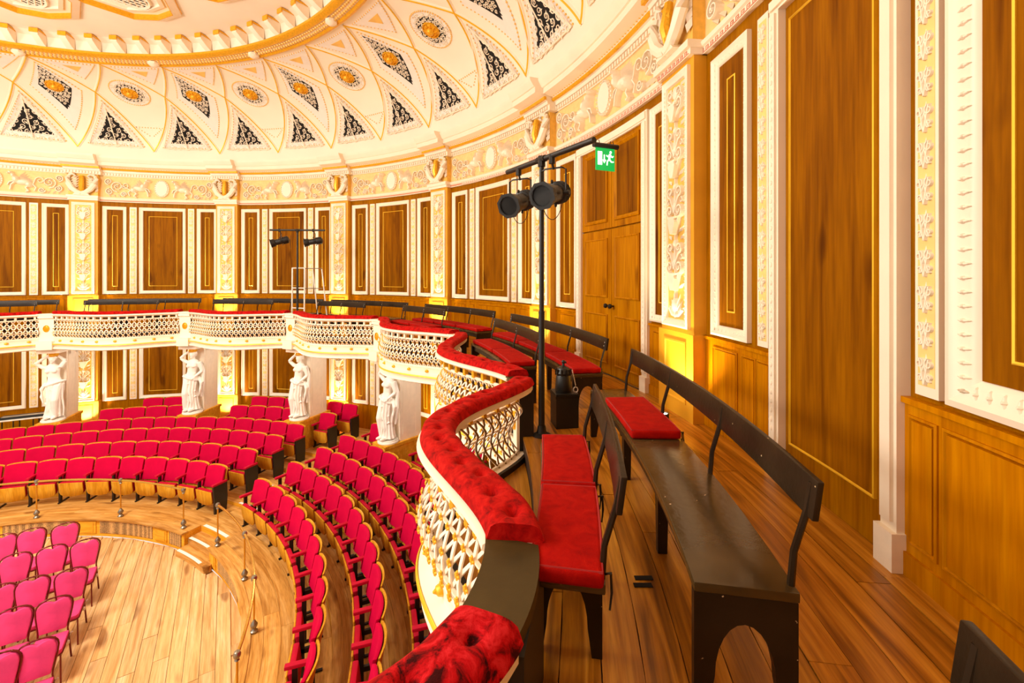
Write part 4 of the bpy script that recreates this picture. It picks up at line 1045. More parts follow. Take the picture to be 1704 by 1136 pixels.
# ------------------------------------------------------------------ THEATRE SEATS (tip-up), local: +y outward (behind the sitter), -y faces the pit
def seat_meshes():
    W = .262
    def back(y0, th, w, z0, z1, bow, cr, tilt=.22):
        rings = []; nx = 10
        # grid front/back, x across, curved in plan, leaning back
        def pt(x, z, off):
            y = y0+(z-z0)*tilt-bow*(x/W)**2+off; return (x, y, z)
        prof = []
        cols = [-1+2*i/nx for i in range(nx+1)]
        zs_ = [0, .25, .5, .75, .9, 1]
        V = []; F = []
        for off in (0, th):
            for zz in zs_:
                for cx in cols:
                    x = cx*w; top = z1-cr*abs(cx)**6; V.append(pt(x, z0+(top-z0)*zz, off))
        nc = len(cols); nz = len(zs_); sz = nc*nz
        for i in range(nz-1):
            for j in range(nc-1):
                a = i*nc+j; F.append((a, a+1, a+nc+1, a+nc)); F.append((sz+a, sz+a+nc, sz+a+nc+1, sz+a+1))
        for j in range(nc-1): F.append((j, sz+j, sz+j+1, j+1)); t = (nz-1)*nc+j; F.append((t, t+1, sz+t+1, sz+t))
        for i in range(nz-1): a = i*nc; F.append((a, a+nc, sz+a+nc, sz+a)); a = i*nc+nc-1; F.append((a, sz+a, sz+a+nc, a+nc))
        return MB().add(V, F)
    ms = {}
    ms['backrest'] = back(.03, .022, .268, .36, .885, .05, .016).mesh('backrest', 'ply', 35)
    ms['back_cushion'] = bevel(back(-.014, .046, .262, .44, .876, .05, .016).mesh('back_cushion', 'seat_red', 35), .012, 2, 50)
    # tipped-up seat: plywood pan facing the pit, cushion behind it
    pan = MB(); pts = []
    w = .238
    for x, z in ((-w, .475), (w, .475), (w, .27), (w-.02, .215), (w-.07, .18), (0, .155), (-w+.07, .18), (-w+.02, .215), (-w, .27)): pts.append((x, z))
    k = len(pts)
    def pl(x, z, d): return (x, -.215-(z-.165)*.12+d, z)
    pan.add([pl(x, z, 0) for x, z in pts]+[pl(x, z, .025) for x, z in pts], [tuple(reversed(range(k))), tuple(range(k, 2*k))]+[(i, (i+1) % k, (i+1) % k+k, i+k) for i in range(k)])
    ms['seat_pan'] = bevel(pan.mesh('seat_pan', 'ply', 35), .006, 1)
    cu = MB(); cu.add([pl(x*.97, z+.012, .025) for x, z in pts]+[pl(x*.97, z+.012, .095) for x, z in pts], [tuple(reversed(range(k))), tuple(range(k, 2*k))]+[(i, (i+1) % k, (i+1) % k+k, i+k) for i in range(k)])
    ms['seat_cushion'] = bevel(cu.mesh('seat_cushion', 'seat_arm', 35), .018, 2)
    ms['armrest'] = bevel(MB().box(-.032, .032, -.25, .07, .595, .64).mesh('armrest', 'seat_arm', 35), .012, 2)
    leg = MB().box(-.018, .018, -.17, -.11, .02, .6).box(-.018, .018, .02, .07, .25, .6).box(-.018, .018, -.17, .07, .3, .36).box(-.016, .016, -.2, .1, 0, .025)
    ms['standard'] = leg.mesh('standard', 'iron', 0)
    ms['end_panel'] = MB().loft([[(-.022, -.2, .0), (.022, -.2, .0), (.022, .06, .0), (-.022, .06, .0)], [(-.022, -.21, .3), (.022, -.21, .3), (.022, .08, .3), (-.022, .08, .3)], [(-.022, -.235, .595), (.022, -.235, .595), (.022, .07, .595), (-.022, .07, .595)]]).mesh('end_panel', 'black', 0)
    return ms
SM = seat_meshes()
row_n = ['front row', 'second row', 'third row', 'fourth row', 'fifth row', 'back row']
def add_seat(i, th, label, endL, endR):
    o = empty('theatre_seat', P(ROWR[i], th, ROWZ[i]), -radians(th)); tag(o, label, 'seat', 'crimson tip-up theatre seats in curved rows')
    bk = put('backrest', SM['backrest'], o); put('back_cushion', SM['back_cushion'], bk)
    sp = put('seat_pan', SM['seat_pan'], o); put('seat_cushion', SM['seat_cushion'], sp)
    hw_ = .278
    put('armrest', SM['armrest'], o, loc=(hw_, 0, 0)); put('end_panel' if endR else 'standard', SM['end_panel' if endR else 'standard'], o, loc=(hw_, 0, 0))
    if endL: put('armrest', SM['armrest'], o, loc=(-hw_, 0, 0)); put('standard', SM['standard'], o, loc=(-hw_, 0, 0))
def seat_block(i, t_start, t_end, direction, text):
    """fill from t_start (aisle end) towards t_end"""
    st = degrees(.563/ROWR[i]); t = t_start+direction*st/2; n = 0; sl = []
    while (t+st/2 <= t_end) if direction > 0 else (t-st/2 >= t_end): sl.append(t); t += direction*st
    for n, t in enumerate(sl):
        x, y = pix(ROWR[i], t, ROWZ[i]+.6)
        if x < -60 or y > 1250 or x > 775: continue
        first, last = n == 0, n == len(sl)-1
        endL = (direction > 0 and first) or (direction < 0 and last); endR = (direction < 0 and first) or (direction > 0 and last)
        add_seat(i, t, 'crimson theatre seat, %s from the aisle, %s, %s' % (ORD[n] if n < 25 else 'far', row_n[i], text), endL, endR)
for i in range(6):
    if i < 4:
        seat_block(i, 23.0, -60, -1, 'left block'); seat_block(i, 31.6, 92, 1, 'right block')
    else:
        hwp = degrees(.42/ROWR[i])
        names = {0: 'left of the second caryatid', 1: 'between the second and third caryatids', 2: 'right of the third caryatid', 3: 'right of the fourth caryatid'}
        for k in (0, 1):
            a, b = TH(k)+hwp+(1.6 if i == 4 else 4.2 if k == 0 else .9), TH(k+1)-hwp
            st = degrees(.563/ROWR[i]); n = int((b-a)/st); 
            for j in range(n):
                t = b-st*(j+.5)
                add_seat(i, t, 'crimson theatre seat, %s from right in %s %s' % (ORD[j], row_n[i], names[k]), j == n-1, j == 0)
        t0_ = TH(2)+hwp+.4+(0 if i == 4 else 0); st = degrees(.563/ROWR[i])
        for j in range(1 if i == 4 else 2):
            t = (24.4 if i == 4 else 25.2)-st*(j+.5)+.2
            add_seat(i, t, 'crimson theatre seat, %s from aisle in %s right of the third caryatid' % (ORD[j], row_n[i]), True, j == 0)
        if i == 4: add_seat(i, 34.2, 'crimson theatre seat standing alone just left of the fourth caryatid', True, True)
        for j in range(3): add_seat(i, TH(3)+hwp+1.5+st*(j+.5), 'crimson theatre seat, %s from left in %s right of the fourth caryatid' % (ORD[j], row_n[i]), j == 0, j == 2)

# ------------------------------------------------------------------ PINK BANQUET CHAIRS on the pit floor, local: -y = front
def chair_meshes():
    ms = {}
    out = []                                # crowned back outline (x, z)
    half = [(.0, .942), (.06, .94), (.12, .93), (.17, .908), (.205, .865), (.215, .82), (.208, .74), (.19, .64), (.175, .56), (.168, .50)]
    out = [(-x, z) for x, z in reversed(half)]+half[1:]
    def pt(x, z, d): return (x, .19+(z-.45)*.2+d-.25*x*x*0, z)
    def slab(q, d0, d1):
        k = len(out); cx, cz = 0, .71; pp = [(x*q, cz+(z-cz)*q-(.045*max(0, 1-(abs(x)/.085)**1.5) if z > .8 else 0)) for x, z in out]
        return MB().add([pt(x, z, d0) for x, z in pp]+[pt(x, z, d1) for x, z in pp], [tuple(reversed(range(k))), tuple(range(k, 2*k))]+[(i, (i+1) % k, (i+1) % k+k, i+k) for i in range(k)])
    ms['back_pad'] = bevel(slab(.93, -.03, .02).mesh('back_pad', 'pink'), .016, 2, 40)
    fr_pts = [pt(x, z, 0) for x, z in out]
    full = [(-.185, .30, .0), (-.175, .245, .3)]+fr_pts+[(.175, .245, .3), (.185, .30, .0)]
    ms['back_frame'] = MB().tube(full, .0125, 6).mesh('back_frame', 'chair_frame')
    sp = [(-.2, -.2), (-.17, -.235), (0, -.25), (.17, -.235), (.2, -.2), (.185, .2), (-.185, .2)]; k = len(sp)
    ms['seat'] = bevel(MB().add([(x, y, .405) for x, y in sp]+[(x, y, .465) for x, y in sp], [tuple(reversed(range(k))), tuple(range(k, 2*k))]+[(i, (i+1) % k, (i+1) % k+k, i+k) for i in range(k)]).mesh('seat', 'pink'), .02, 2, 40)
    ms['seat_frame'] = MB().tube([(x*1.0, y, .4) for x, y in sp+[sp[0]]], .011, 6).mesh('seat_frame', 'chair_frame')
    ms['legL'] = MB().tube([(-.18, -.19, .4), (-.19, -.22, 0)], .0115, 6).mesh('leg', 'chair_frame'); ms['legR'] = MB().tube([(.18, -.19, .4), (.19, -.22, 0)], .0115, 6).mesh('leg', 'chair_frame')
    ms['link'] = MB().box(.19, .225, .02, .05, .36, .4).tube([(.2, .2, .4), (.225, .2, .42)], .012, 6).mesh('link_bracket', 'bolt')
    return ms
CM = chair_meshes()
cpos = [(110, 869, 0, 'rightmost chair of the back row'), (54, 878, 0, 'second from the right in the back row'), (5, 888, 0, 'third from the right in the back row'),
        (143, 896, 1, 'rightmost of the second row from back'), (88, 906, 1, 'second from right, second row from back'), (28, 919, 1, 'third from right, second row from back'),
        (120, 944, 2, 'rightmost of the third row from back'), (56, 958, 2, 'second from right, third row from back'), (0, 971, 2, 'third from right, third row from back'),
        (92, 992, 3, 'rightmost of the fourth row from back'), (25, 1009, 3, 'second from right, fourth row from back'),
        (64, 1062, 4, 'rightmost chair of the nearest row at bottom left'), (0, 1085, 4, 'second from the right in the nearest row at bottom left')]
fa = atan2(.545, -.838)                     # facing angle from +y clockwise
for x, y, r_, lab in cpos:
    X, Y = on_plane(x, y, .92); X += -.28*-.0; ax, ay = .545, -.838
    X, Y = X+ax*.285, Y+ay*.285             # from the top of the back to the seat centre
    o = empty('banquet_chair', (X, Y, 0), -(fa-pi)); tag(o, 'pink banquet chair, '+lab, 'chair', 'pink banquet chairs in rows')
    o.scale = (.88, .95, .97); b = put('back_frame', CM['back_frame'], o); put('back_pad', CM['back_pad'], o); put('seat', CM['seat'], o); put('seat_frame', CM['seat_frame'], o)
    put('leg', CM['legL'], o); put('leg', CM['legR'], o); put('link_bracket', CM['link'], o)

# ------------------------------------------------------------------ BRASS RAILS along the pit edge
post_me = MB().lathe([(.05, 0), (.05, .015), (.03, .03), (.025, .05), (.045, .075), (.05, .1), (.03, .135), (.02, .15), (.014, .17)], 12).mesh('post_foot', 'steel')
shaft_me = MB().lathe([(.013, .16), (.013, .70)], 10).mesh('post_shaft', 'brass'); ball_me = MB().lathe([(.014, .68), (.028, .695), (.02, .71), (.038, .735), (.042, .76), (.03, .79), (.01, .80)], 12).mesh('post_finial', 'steel')
RR, RZ = 6.04, .372
def rail(name_lab, ths, ends):
    o = empty('brass_rail', P(RR, ths[0], RZ)); tag(o, name_lab, 'railing', 'brass rails at the edge of the pit')
    inv = Vector(P(RR, ths[0], RZ))
    for t in ths:
        l = Vector(P(RR, t, RZ))-inv; p = put('post_shaft', shaft_me, o, loc=l); put('post_foot', post_me, p); put('post_finial', ball_me, p)
    n = int((ths[-1]-ths[0])/1.5); pts = [Vector(P(RR, ths[0]+(ths[-1]-ths[0])*i/n, RZ+.755))-inv for i in range(n+1)]
    MB().tube(pts, .02, 8).build('handrail', 'brass', o)
rail('curved brass rail on knobbed posts in front of the left block of seats', [-42, -26, -10, 6.3, 22.4], 0)
rail('curved brass rail on knobbed posts in front of the right block of seats', [34, 47.3, 60, 73], 0)

# ------------------------------------------------------------------ GALLERY BENCHES
SEATZ = FLOOR_G+.44
def seat_arc_me(name, r0, r1, z0, z1, t0, t1, mat, bv=.006):
    return bevel(MB().arc(r0, r1, z0, z1, t0, t1, 1.5).mesh(name, mat), bv, 2, 40)
def end_board(r0, r1, z0, z1):              # board with an arched foot, local x = radial, thickness y
    n = 12; w = r1-r0; pts = [(0, 0), (.05, 0)]
    for i in range(n+1): a = pi-pi*i/n; pts.append((w/2+(w/2-.07)*cos(a), (z1-z0)*.28+(z1-z0)*.48*sin(a)))
    pts += [(w-.05, 0), (w, 0), (w, z1-z0), (0, z1-z0)]
    bm = bmesh.new(); vs = [bm.verts.new((x, -.018, z)) for x, z in pts]; f = bm.faces.new(vs)
    g = bmesh.ops.extrude_face_region(bm, geom=[f]); bmesh.ops.translate(bm, verts=[v for v in g['geom'] if isinstance(v, bmesh.types.BMVert)], vec=(0, .036, 0))
    bmesh.ops.recalc_face_normals(bm, faces=bm.faces); bmesh.ops.triangulate(bm, faces=[f for f in bm.faces if len(f.verts) > 6])
    me = bpy.data.meshes.new('end_board'); bm.to_mesh(me); bm.free(); me.materials.append(M['bench']); return me
EB = end_board(0, .34, 0, .405)
def bench(lab, r0, t0, t1, seat_ext=0, bolted=True, depth=.345):
    r1 = r0+depth; o = empty('bench', P((r0+r1)/2, (t0+t1)/2, FLOOR_G)); tag(o, lab, 'bench', 'curved dark painted benches on the gallery')
    base = Vector(P((r0+r1)/2, (t0+t1)/2, FLOOR_G))
    def attach(ob): ob.location = Vector(ob.location)-base; return ob
    attach(put('seat', seat_arc_me('seat', r0, r1, SEATZ-.035, SEATZ, t0, t1, 'bench_seat'), o))
    attach(MB().arc(r0+.03, r0+.055, SEATZ-.11, SEATZ-.035, t0+.3, t1-.3).build('apron', 'bench', o))
    n = max(2, round((t1-t0)/5.5)); dlt = degrees(.02/r0)
    for i in range(n+1):
        t = t0+dlt+(t1-t0-2*dlt)*i/n
        if i == n: t -= degrees(seat_ext/r0)
        if i in (0, n):
            e = put('end_board', EB, o); e.scale.x = depth/.345; e.rotation_euler.z = pi/2-radians(t); e.location = Vector(P(r0, t, FLOOR_G))-base
        else:
            lg = MB(); lg.loft([[(-.02, -.025, 0), (.02, -.025, 0), (.02, .025, 0), (-.02, .025, 0)], [(-.035, -.03, .405), (.035, -.03, .405), (.035, .03, .405), (-.035, .03, .405)]])
            l1 = lg.build('leg', 'bench', o); l1.location = Vector(P(r0+.07, t, FLOOR_G))-base; l1.rotation_euler.z = -radians(t)
            l2 = put('leg', l1.data, o); l2.location = Vector(P(r1-.05, t, FLOOR_G))-base; l2.rotation_euler.z = -radians(t)
    # back: iron straps leaning back, a curved top board
    zb0, zb1, lean = SEATZ+.25, SEATZ+.385, .075
    m = max(2, n); bolts = MB()
    for i in range(m+1):
        t = t0+.25+(t1-t0-.5)*i/m; rr = r1-.015
        pts = [P(rr, t, SEATZ-.03), P(rr+.012, t, SEATZ+.12), P(rr+lean-.02, t, zb0+.02), P(rr+lean-.002, t, zb1-.02)]
        st = attach(MB().tube(pts, [.013, .012, .012, .012], 6).build('back_strap', 'bench', o))
        for q in (.35, .65):
            bolts.ell(Vector(P(rr+lean-.032+.012*q, t+(q-.5)*.25, zb0+(zb1-zb0)*q)), (.0065,)*3, 6, 4)
    tb = MB(); rr = r1+lean
    tb.arcprof([(rr-.04, zb0), (rr-.022, zb1), (rr-.0, zb1), (rr-.018, zb0)], t0, t1, 1.5)
    attach(put('back_board', bevel(tb.mesh('back_board', 'bench'), .005, 2, 40), o)); 
    if bolted: attach(bolts.build('bolts', 'bolt', o))['kind'] = 'stuff'
    return o
RB, FB = 9.70, 9.075
def xr(x0, x1, r): return th_at(x0, r), th_at(x1, r)
a, b = xr(146, 335, 10.1); c, d = xr(371, 538, 10.1)
bench('far bench against the panelled wall at the left edge of the gallery', RB, -40, th_at(99, 10.1))
bench('far rear bench on the gallery above the two leftmost caryatids', RB, a, b)
bench('far rear bench on the gallery behind the small lighting stand and ladder', RB, c, d)
bench('rear gallery bench right of the white ladder', RB, *xr(551, 679, 10.1))
bench('rear gallery bench with red cushions left of the near lighting stand', RB, *xr(707, 824, 10.1))
bench('rear gallery bench with red cushions in front of the double door', RB, *xr(850, 1011, 10.1))
bench('long glossy dark bench in the right foreground with one red cushion', RB, th_at(1050, 10.1), th_at(1362, 10.1), 0, False)
bench('dark bench end cut off at the bottom right corner', RB, 103.3, 116, 0, False)
bench('far front bench behind the balustrade at the left edge', FB, -38, th_at(62, 9.47))
bench('far front bench behind the balustrade above the second bay', FB, *xr(139, 265, 9.47))
bench('far front bench left of the small lighting stand', FB, *xr(354, 455, 9.47))
bench('front gallery bench right of the ladder, close behind the balustrade', FB, *xr(528, 608, 9.47))
bench('front gallery bench with red cushions behind the undulating red rail', FB, *xr(670, 741, 9.47))
bench('front gallery bench just left of the near lighting stand pole', FB, *xr(822, 900, 9.47))
bench('front bench in the foreground carrying two red cushions beside the brown slab', FB+.03, 92.3, 100.35, .2, False, .285)
# cushions
def cushion(lab, r0, r1, t0, t1, group='red plush bench cushions'):
    z0 = SEATZ+.001; me = bevel(MB().arc(r0, r1, z0, z0+.06, t0, t1, 1.5).mesh('pad', 'cushion'), .022, 3, 40)
    base = Vector(P((r0+r1)/2, (t0+t1)/2, z0)); o = empty('bench_cushion', base); tag(o, lab, 'cushion', group)
    p = put('pad', me, o, loc=-base)
    pp = [P(r0+.004, t0+.1, z0+.052)]; n = 6
    loop = [P(r0+.006, t0+.08+(t1-t0-.16)*i/n, z0+.055) for i in range(n+1)]+[P(r1-.006, t1-.08-(t1-t0-.16)*i/n, z0+.055) for i in range(n+1)]
    loop.append(loop[0]); MB().tube(loop, .006, 5).build('piping', 'piping', o, loc=-base)
    for t in (t0+.3, t1-.3):
        x, y, z = P(r1+.004, t, z0); tg = Vector(P(1, t+90, 0)); v = Vector((x, y, z+.03)); od = Vector(P(1, t, 0))
        MB().tube([v, v+od*.02+tg*.012+Vector((0, 0, .01)), v+od*.022+tg*.015-Vector((0, 0, .05)), v+od*.015+tg*.02-Vector((0, 0, .11))], .005, 4).tube([v, v+od*.02-tg*.01, v+od*.022-tg*.012-Vector((0, 0, .09))], .005, 4).build('ribbon_tie', 'black', o, loc=-base)
cushion('red cushion on the far end of the long dark foreground bench', RB+.005, RB+.335, 87.2, 91.9)
cushion('nearest red cushion on the foreground front bench beside the brown slab', FB+.04, FB+.31, 96.6, 100.55)
cushion('second red cushion on the foreground front bench, farther from the camera', FB+.035, FB+.31, 92.4, 96.5)
t0_, t1_ = xr(850, 1011, 10.1); n = 3
for j in range(n):
    st = (t1_-t0_)/n; cushion('red cushion in front of the double door, %s from the near end of its bench' % ORD[n-1-j], RB+.005, RB+.335, t0_+st*j+.1, t0_+st*(j+1)-.1)
t0_, t1_ = xr(707, 824, 10.1)
for j in range(3):
    st = (t1_-t0_)/3; cushion('red cushion on the rear bench left of the lighting stand, %s from its near end' % ORD[2-j], RB+.005, RB+.335, t0_+st*j+.1, t0_+st*(j+1)-.1)
for nm, (x0, x1) in (('behind the undulating red rail', (670, 741)), ('just left of the lighting stand pole', (822, 900))):
    t0_, t1_ = xr(x0, x1, 9.47)
    for j in range(2):
        st = (t1_-t0_)/2; cushion('red cushion on the front bench %s, %s half' % (nm, 'near' if j else 'far'), FB+.02, FB+.33, t0_+st*j+.1, t0_+st*(j+1)-.1)

# ------------------------------------------------------------------ LIGHTING STANDS AND PROFILE SPOTLIGHTS
def lantern(lab, hang, aim, scale=1.0):
    """hang = point on the bar; body hangs below it, lens end towards aim"""
    aim = Vector(aim).normalized(); hang = Vector(hang); L = .46*scale; rad = .105*scale; c = hang-Vector((0, 0, .33*scale))
    o = empty('spotlight', hang); tag(o, lab, 'spotlight', 'black profile spotlights'); I = -hang
    q0 = c-aim*L*.5
    MB().lathe([(.05*scale, -.03*scale), (rad*.95, .0), (rad, .03*scale), (rad, .14*scale), (rad*.82, .15*scale), (rad*.78, L*.72), (rad*.95, L*.75), (rad*1.05, L*.78), (rad*1.08, L), (rad*.9, L), (rad*.86, L*.9), (.0, L*.9)], 18, q0, aim).build('body', 'black', o, loc=I)
    MB().lathe([(rad*.85, L*.9), (rad*.5, L*.915), (.002, L*.92)], 18, q0, aim).build('lens', 'lens', o, loc=I)
    sd = aim.cross(Vector((0, 0, 1))).normalized(); fin = MB()
    for i in range(5):
        p = q0+aim*(.02+.025*i)*scale; fin.lathe([(rad*1.06, 0), (rad*1.06, .006)], 16, p, aim)
    fin.build('cooling_fins', 'black', o, loc=I)
    fl = MB(); tip = q0+aim*L
    fl.lathe([(rad*1.25, -.012), (rad*1.25, .004), (rad*1.0, .004), (rad*1.0, -.012)], 8, tip, aim); fl.build('gel_frame', 'black', o, loc=I)
    yk = MB(); m = q0+aim*L*.42; w = rad*1.2; top = m+Vector((0, 0, .24*scale))
    yk.tube([m+sd*w, top+sd*w-Vector((0, 0, .02)), top+sd*w*.7, top-sd*w*.7, top-sd*w-Vector((0, 0, .02)), m-sd*w], .009*scale, 5); yk.build('yoke', 'iron', o, loc=I)
    MB().tube([m+sd*w*.9, m+sd*w*1.3], .022*scale, 8).tube([m-sd*w*.9, m-sd*w*1.3], .022*scale, 8).tube([top-Vector((0, 0, .01)), hang-Vector((0, 0, .02))], .012, 6).tube([hang-Vector((0, 0, .045)), hang+Vector((0, 0, .035))], .03*scale, 8).build('clamp', 'iron', o, loc=I)
    kb_ = MB().ell(q0+aim*L*.5+Vector((0, 0, rad*1.1)), (.014, .014, .02), 6, 4).ell(q0+aim*L*.3-Vector((0, 0, rad*1.1)), (.014, .014, .02), 6, 4).build('knob', 'iron', o, loc=I)
    cab = [q0-aim*.02]; base = q0-aim*.05
    for i in range(15):
        a = pi*i/14; cab.append(base+Vector((0, 0, -.33*scale*sin(a)))+sd*(.26*scale*(1-cos(a))/2)+Vector((0, 0, .12*(i/14))))
    MB().tube(cab, .004, 4).build('cable', 'black', o, loc=I)
    return o
def stand(lab, base, height, bar, lanterns):
    b = Vector(base); o = empty('lighting_stand', b); tag(o, lab, 'light stand', 'black lighting stands on the gallery')
    MB().tube([(0, 0, .02), (0, 0, height)], .024, 10).build('pole', 'black', o)
    MB().tube([(0, 0, .02), (0, 0, height*.45)], .031, 10).build('lower_tube', 'black', o)
    MB().lathe([(.09, 0), (.09, .012), (.05, .03), (.035, .1)], 16).build('base_plate', 'black', o)
    d = Vector(bar[1])-Vector(bar[0])
    p0, p1 = Vector(bar[0])-b, Vector(bar[1])-b
    MB().tube([p0, p1], .026, 10).build('crossbar', 'black', o)
    m = Vector((0, 0, height)); MB().tube([m-Vector((0, 0, .07)), m+Vector((0, 0, .03))], .036, 8).tube([m-d.normalized()*.06, m+d.normalized()*.06], .034, 8).build('tee_clamp', 'iron', o)
    return o
zb = E+1.1
stx, sty = on_plane(893, 0, 0) if False else (None, None)
r_st, t_st = 9.24, 84.1; bx, by, _ = P(r_st, t_st, 0)
dirb = Vector((.70, -1.10, .0)).normalized(); ctr = Vector((bx, by, zb))
A, B_ = ctr-dirb*.62, ctr+dirb*.72
stand('tall black lighting stand in front of the double door, two spotlights on its bar', (bx, by, FLOOR_G), zb-FLOOR_G, (A, B_), 0)
lantern('large black spotlight hanging right of the near lighting stand pole', ctr+dirb*.16-Vector((0, 0, .03)), (-.48, -.86, -.24), .98)
lantern('black spotlight hanging left of the near lighting stand pole', ctr-dirb*.40-Vector((0, 0, .03)), (-.46, -.86, -.3), .98)
t2 = th_at(495, 9.3); bx2, by2, _ = P(9.3, t2, 0); c2 = Vector((bx2, by2, E+1.23)); d2_ = Vector((1, .05, 0)).normalized()
stand('distant thin black lighting stand beside the white ladder', (bx2, by2, FLOOR_G), E+1.23-FLOOR_G, (c2-d2_*.74, c2+d2_*.74), 0)
lantern('distant black spotlight hanging left of the thin stand', c2-d2_*.48, (-.9, -.38, -.3), .95)
lantern('distant black spotlight hanging right of the thin stand', c2+d2_*.42, (-.95, -.25, -.18), .95)
# white folding ladder
lx = th_at(511, 9.42); L_ = Vector(P(9.42, lx, FLOOR_G)); o = empty('step_ladder', L_, -radians(lx)); tag(o, 'white tubular folding ladder standing on the far gallery by the small lighting stand', 'ladder')
hL = 1.72
for x in (-.42, .02):
    MB().tube([(x, -.12, 0), (x, -.1, hL)], .02, 8).build('stile', 'alu', o)
for x in (.12, .44):
    MB().tube([(x+.10, .22, 0), (x, .08, hL-.03)], .017, 8).build('rear_leg', 'alu', o)
for z in (hL, hL-.55, .62, .3):
    MB().tube([(-.42, -.11, z), (.02, -.11, z)], .016, 8).build('rung', 'alu', o)
for z in (hL-.01, hL-.56): MB().tube([(.02, -.1, z), (.12, .08, z), (.44, .08, z)], .012, 6).build('brace', 'steel', o)

# ------------------------------------------------------------------ EXIT SIGN over the double door
et = th_at(1007, 10.6); ec = Vector(P(10.6, et, E+1.61)); o = empty('exit_sign', ec, 0); tag(o, 'green running man exit sign with down arrow over the double door', 'exit sign')
o.rotation_euler.z = radians(22)           # local -y looks down the gallery
MB().box(-.155, .155, -.006, .006, -.16, .15).build('sign_plate', 'exit_green', o)
sg_ = MB()
def quad(mb, pts): 
    k = len(pts); mb.add([(x, -.0075, z) for x, z in pts]+[(x, -.0105, z) for x, z in pts], [tuple(reversed(range(k, 2*k))), tuple(range(k))]+[(i, (i+1) % k, (i+1) % k+k, i+k) for i in range(k)])
quad(sg_, [(-.125, -.085), (-.055, -.085), (-.055, .10), (-.125, .10)])
sg_.build('door_mark', 'exit_white', o, 0)
ar = MB(); quad(ar, [(-.028, -.02), (-.012, -.02), (-.012, .06), (-.028, .06)]); quad(ar, [(-.05, -.015), (-.02, -.06), (.01, -.015), (.0, -.008), (-.02, -.035), (-.04, -.008)]); ar.build('arrow_mark', 'exit_white', o, 0)
mn = MB(); quad(mn, [(.085+.018*cos(i*pi/5), .1+.018*sin(i*pi/5)) for i in range(10)])
def limb(a, b, wd):
    L = hypot(b[0]-a[0], b[1]-a[1]); px, pz = -(b[1]-a[1])/L*wd/2, (b[0]-a[0])/L*wd/2; quad(mn, [(a[0]+px, a[1]+pz), (a[0]-px, a[1]-pz), (b[0]-px, b[1]-pz), (b[0]+px, b[1]+pz)])
for a, b, wd in (((.075, .075), (.06, .0), .032), ((.07, .065), (.035, .035), .016), ((.035, .035), (.015, .055), .014), ((.078, .065), (.11, .03), .016), ((.11, .03), (.13, .05), .014), ((.06, .0), (.03, -.03), .02), ((.03, -.03), (.025, -.085), .017), ((.062, .0), (.1, -.035), .02), ((.1, -.035), (.135, -.03), .016)): limb(a, b, wd)
mn.build('running_man', 'exit_white', o, 0)
MB().tube([(-.19, 0, .185), (.21, 0, .185)], .035, 10).build('lamp_housing', 'black', o)
for x in (-.1, .13): MB().tube([(x-.04, .02, .21), (x-.03, .02, .26), (x+.02, .03, .265), (x+.035, .04, .22)], .006, 5).build('hook', 'black', o)
MB().tube([(.1, 0, .2), (.16, .2, .2), (.2, .42, .16)], .014, 6).build('wall_bracket', 'iron', o)

# ------------------------------------------------------------------ equipment by the near stand
X, Y = on_plane(941, 712, FLOOR_G+.0); o = empty('equipment_case', (X, Y+.1, FLOOR_G), .15); tag(o, 'black box case standing on the gallery floor behind the cushions', 'case')
MB().box(-.115, .115, -.12, .12, 0, .34).build('case_body', 'black', o); MB().box(-.12, .12, -.125, .125, .30, .325).build('lid_rim', 'iron', o); MB().box(.1, .13, -.04, .04, .26, .33).build('latch', 'bolt', o)
o2 = empty('stage_lamp', (X-.01, Y+.1, FLOOR_G+.342)); tag(o2, 'small black stage lamp with hanging chain on top of the black case', 'lamp')
MB().lathe([(.08, 0), (.085, .02), (.075, .16), (.07, .17), (.08, .19), (.06, .24), (.02, .26), (.0, .26)], 12).build('lamp_body', 'black', o2)
mb = MB()
for i in range(10): a = i*pi/5; mb.box(.076*cos(a)-.008, .076*cos(a)+.008, .076*sin(a)-.008, .076*sin(a)+.008, .17, .23)
mb.build('vent_fins', 'iron', o2); MB().tube([(0, 0, .25), (0, 0, .29), (.03, 0, .3)], .014, 6).ell((0, 0, .3), (.02, .02, .02), 8, 5).build('top_knob', 'black', o2)
ch = MB()
for i in range(9): ch.ell((.085+.004*i, -.05, .22-.018*i), (.006, .006, .011), 6, 4)
ch.build('chain', 'bolt', o2); MB().tube([(.118+.022*cos(a), -.055, .03+.028*sin(a)) for a in [i*pi/6 for i in range(13)]], .006, 6).build('ring', 'bolt', o2)
# keyboard on its stand behind the leftmost caryatid
X, Y = on_plane(44, 694, E-4.0); o = empty('equipment_table', (X, Y, ROWZ[5]), -radians(-27)); tag(o, 'low white table with black legs left of the leftmost caryatid', 'table')
hz_ = E-4.02-ROWZ[5]
tt = bevel(MB().box(-.6, .6, -.2, .2, hz_, hz_+.03).mesh('table_top', 'alu'), .006, 1); put('table_top', tt, o)
for x in (-.55, -.2, .2, .55):
    for y in (-.16, .16): MB().tube([(x, y, 0), (x, y, hz_)], .014, 6).build('leg', 'black', o)
kbd = empty('keyboard', (X, Y, E-3.989), -radians(-27)); tag(kbd, 'black electronic keyboard lying on the low white table', 'keyboard')
put('case', bevel(MB().box(-.5, .5, -.13, .13, 0, .07).mesh('case', 'black'), .01, 2), kbd)
kw = MB()
for i in range(28): kw.box(-.45+i*.032, -.45+i*.032+.029, -.125, -.02, .07, .078)
kw.build('keys', 'bolt', kbd)['kind'] = 'stuff'
# cable along the foot of the double door
tag(MB().tube([(P(10.93-.02*sin(i), 68+i*.9, FLOOR_G+.008)) for i in range(11)], .007, 5).build('floor_cable', 'black'), 'thin black cable lying along the foot of the double door', 'cable')

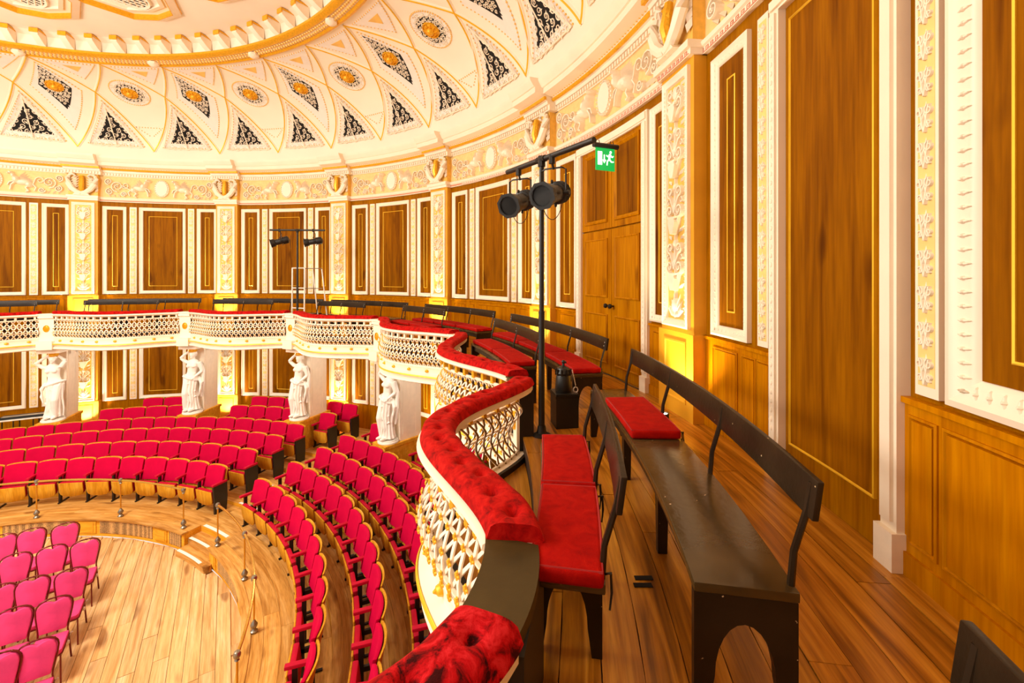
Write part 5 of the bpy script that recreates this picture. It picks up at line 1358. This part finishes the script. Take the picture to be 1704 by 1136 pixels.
# ------------------------------------------------------------------ unseen fill lights, added in the soffit to brighten the space below the gallery
sof = MB().lathe([(.075, 0), (.075, .012), (.06, .016)], 16).mesh('fill_rim', 'white'); sol = MB().lathe([(.058, -.002), (.05, -.006)], 16).mesh('lamp_lens', 'lamp_on')
sw = ['left of the leftmost caryatid', 'between the first two caryatids', 'between the second and third caryatids', 'between the third and fourth caryatids', 'right of the fourth caryatid']
for i in range(5):
    o = empty('added_soffit_fill', P(9.75, TH(i-.5), GUT-.22)); tag(o, 'added round fill light in the soffit under the gallery '+sw[i], 'lamp', 'added fill lights under the gallery')
    put('fill_rim', sof, o); put('lamp_lens', sol, o); x, y, z = P(9.75, TH(i-.5), GUT-.3); point_light('added_soffit_fill_light', (x, y, z), 42, size=.06)

# ------------------------------------------------------------------ UPLIGHTERS at the pilaster feet (lit)
can = MB().lathe([(.0, 0), (.05, 0), (.055, .02), (.055, .09), (.045, .09), (.043, .075), (.0, .075)], 14).mesh('lamp_can', 'black'); lens = MB().lathe([(.0, .076), (.043, .076), (.0, .0775)], 14).mesh('lamp_lens', 'lamp_on')
wh = ['left of the first pilaster', 'at the foot of the leftmost pilaster', 'at the foot of the second pilaster from the left', 'at the foot of the third pilaster from the left', 'at the foot of the fourth pilaster from the left', 'at the pilaster left of the double door', 'at the pilaster right of the double door, glaring', 'behind the camera']
def uplight(k, z, rr, power, lab, tilt):
    t = TH(k); o = empty('uplighter', P(rr, t, z)); tag(o, lab, 'uplight', 'small uplighters at the pilaster feet')
    put('lamp_can', can, o); put('lamp_lens', lens, o)
    s = spot_light('uplighter_lamp', P(rr, t, z+.1), P(R-.05, t, z+tilt), power, 95, .8)
for i, k in list(enumerate([-1, 0, 1, 2, 3, 4, 5, 6]))[1:-1]: uplight(k+(.06 if k == 5 else 0), FLOOR_G, 10.58, UP_POWER, 'small uplighter on the gallery floor '+wh[i], 1.4)
for i, k in enumerate([0, 1, 2, 3]): uplight(k, ROWZ[5], 10.45, LOW_POWER, 'small uplighter under the gallery '+wh[i+1], 1.3)
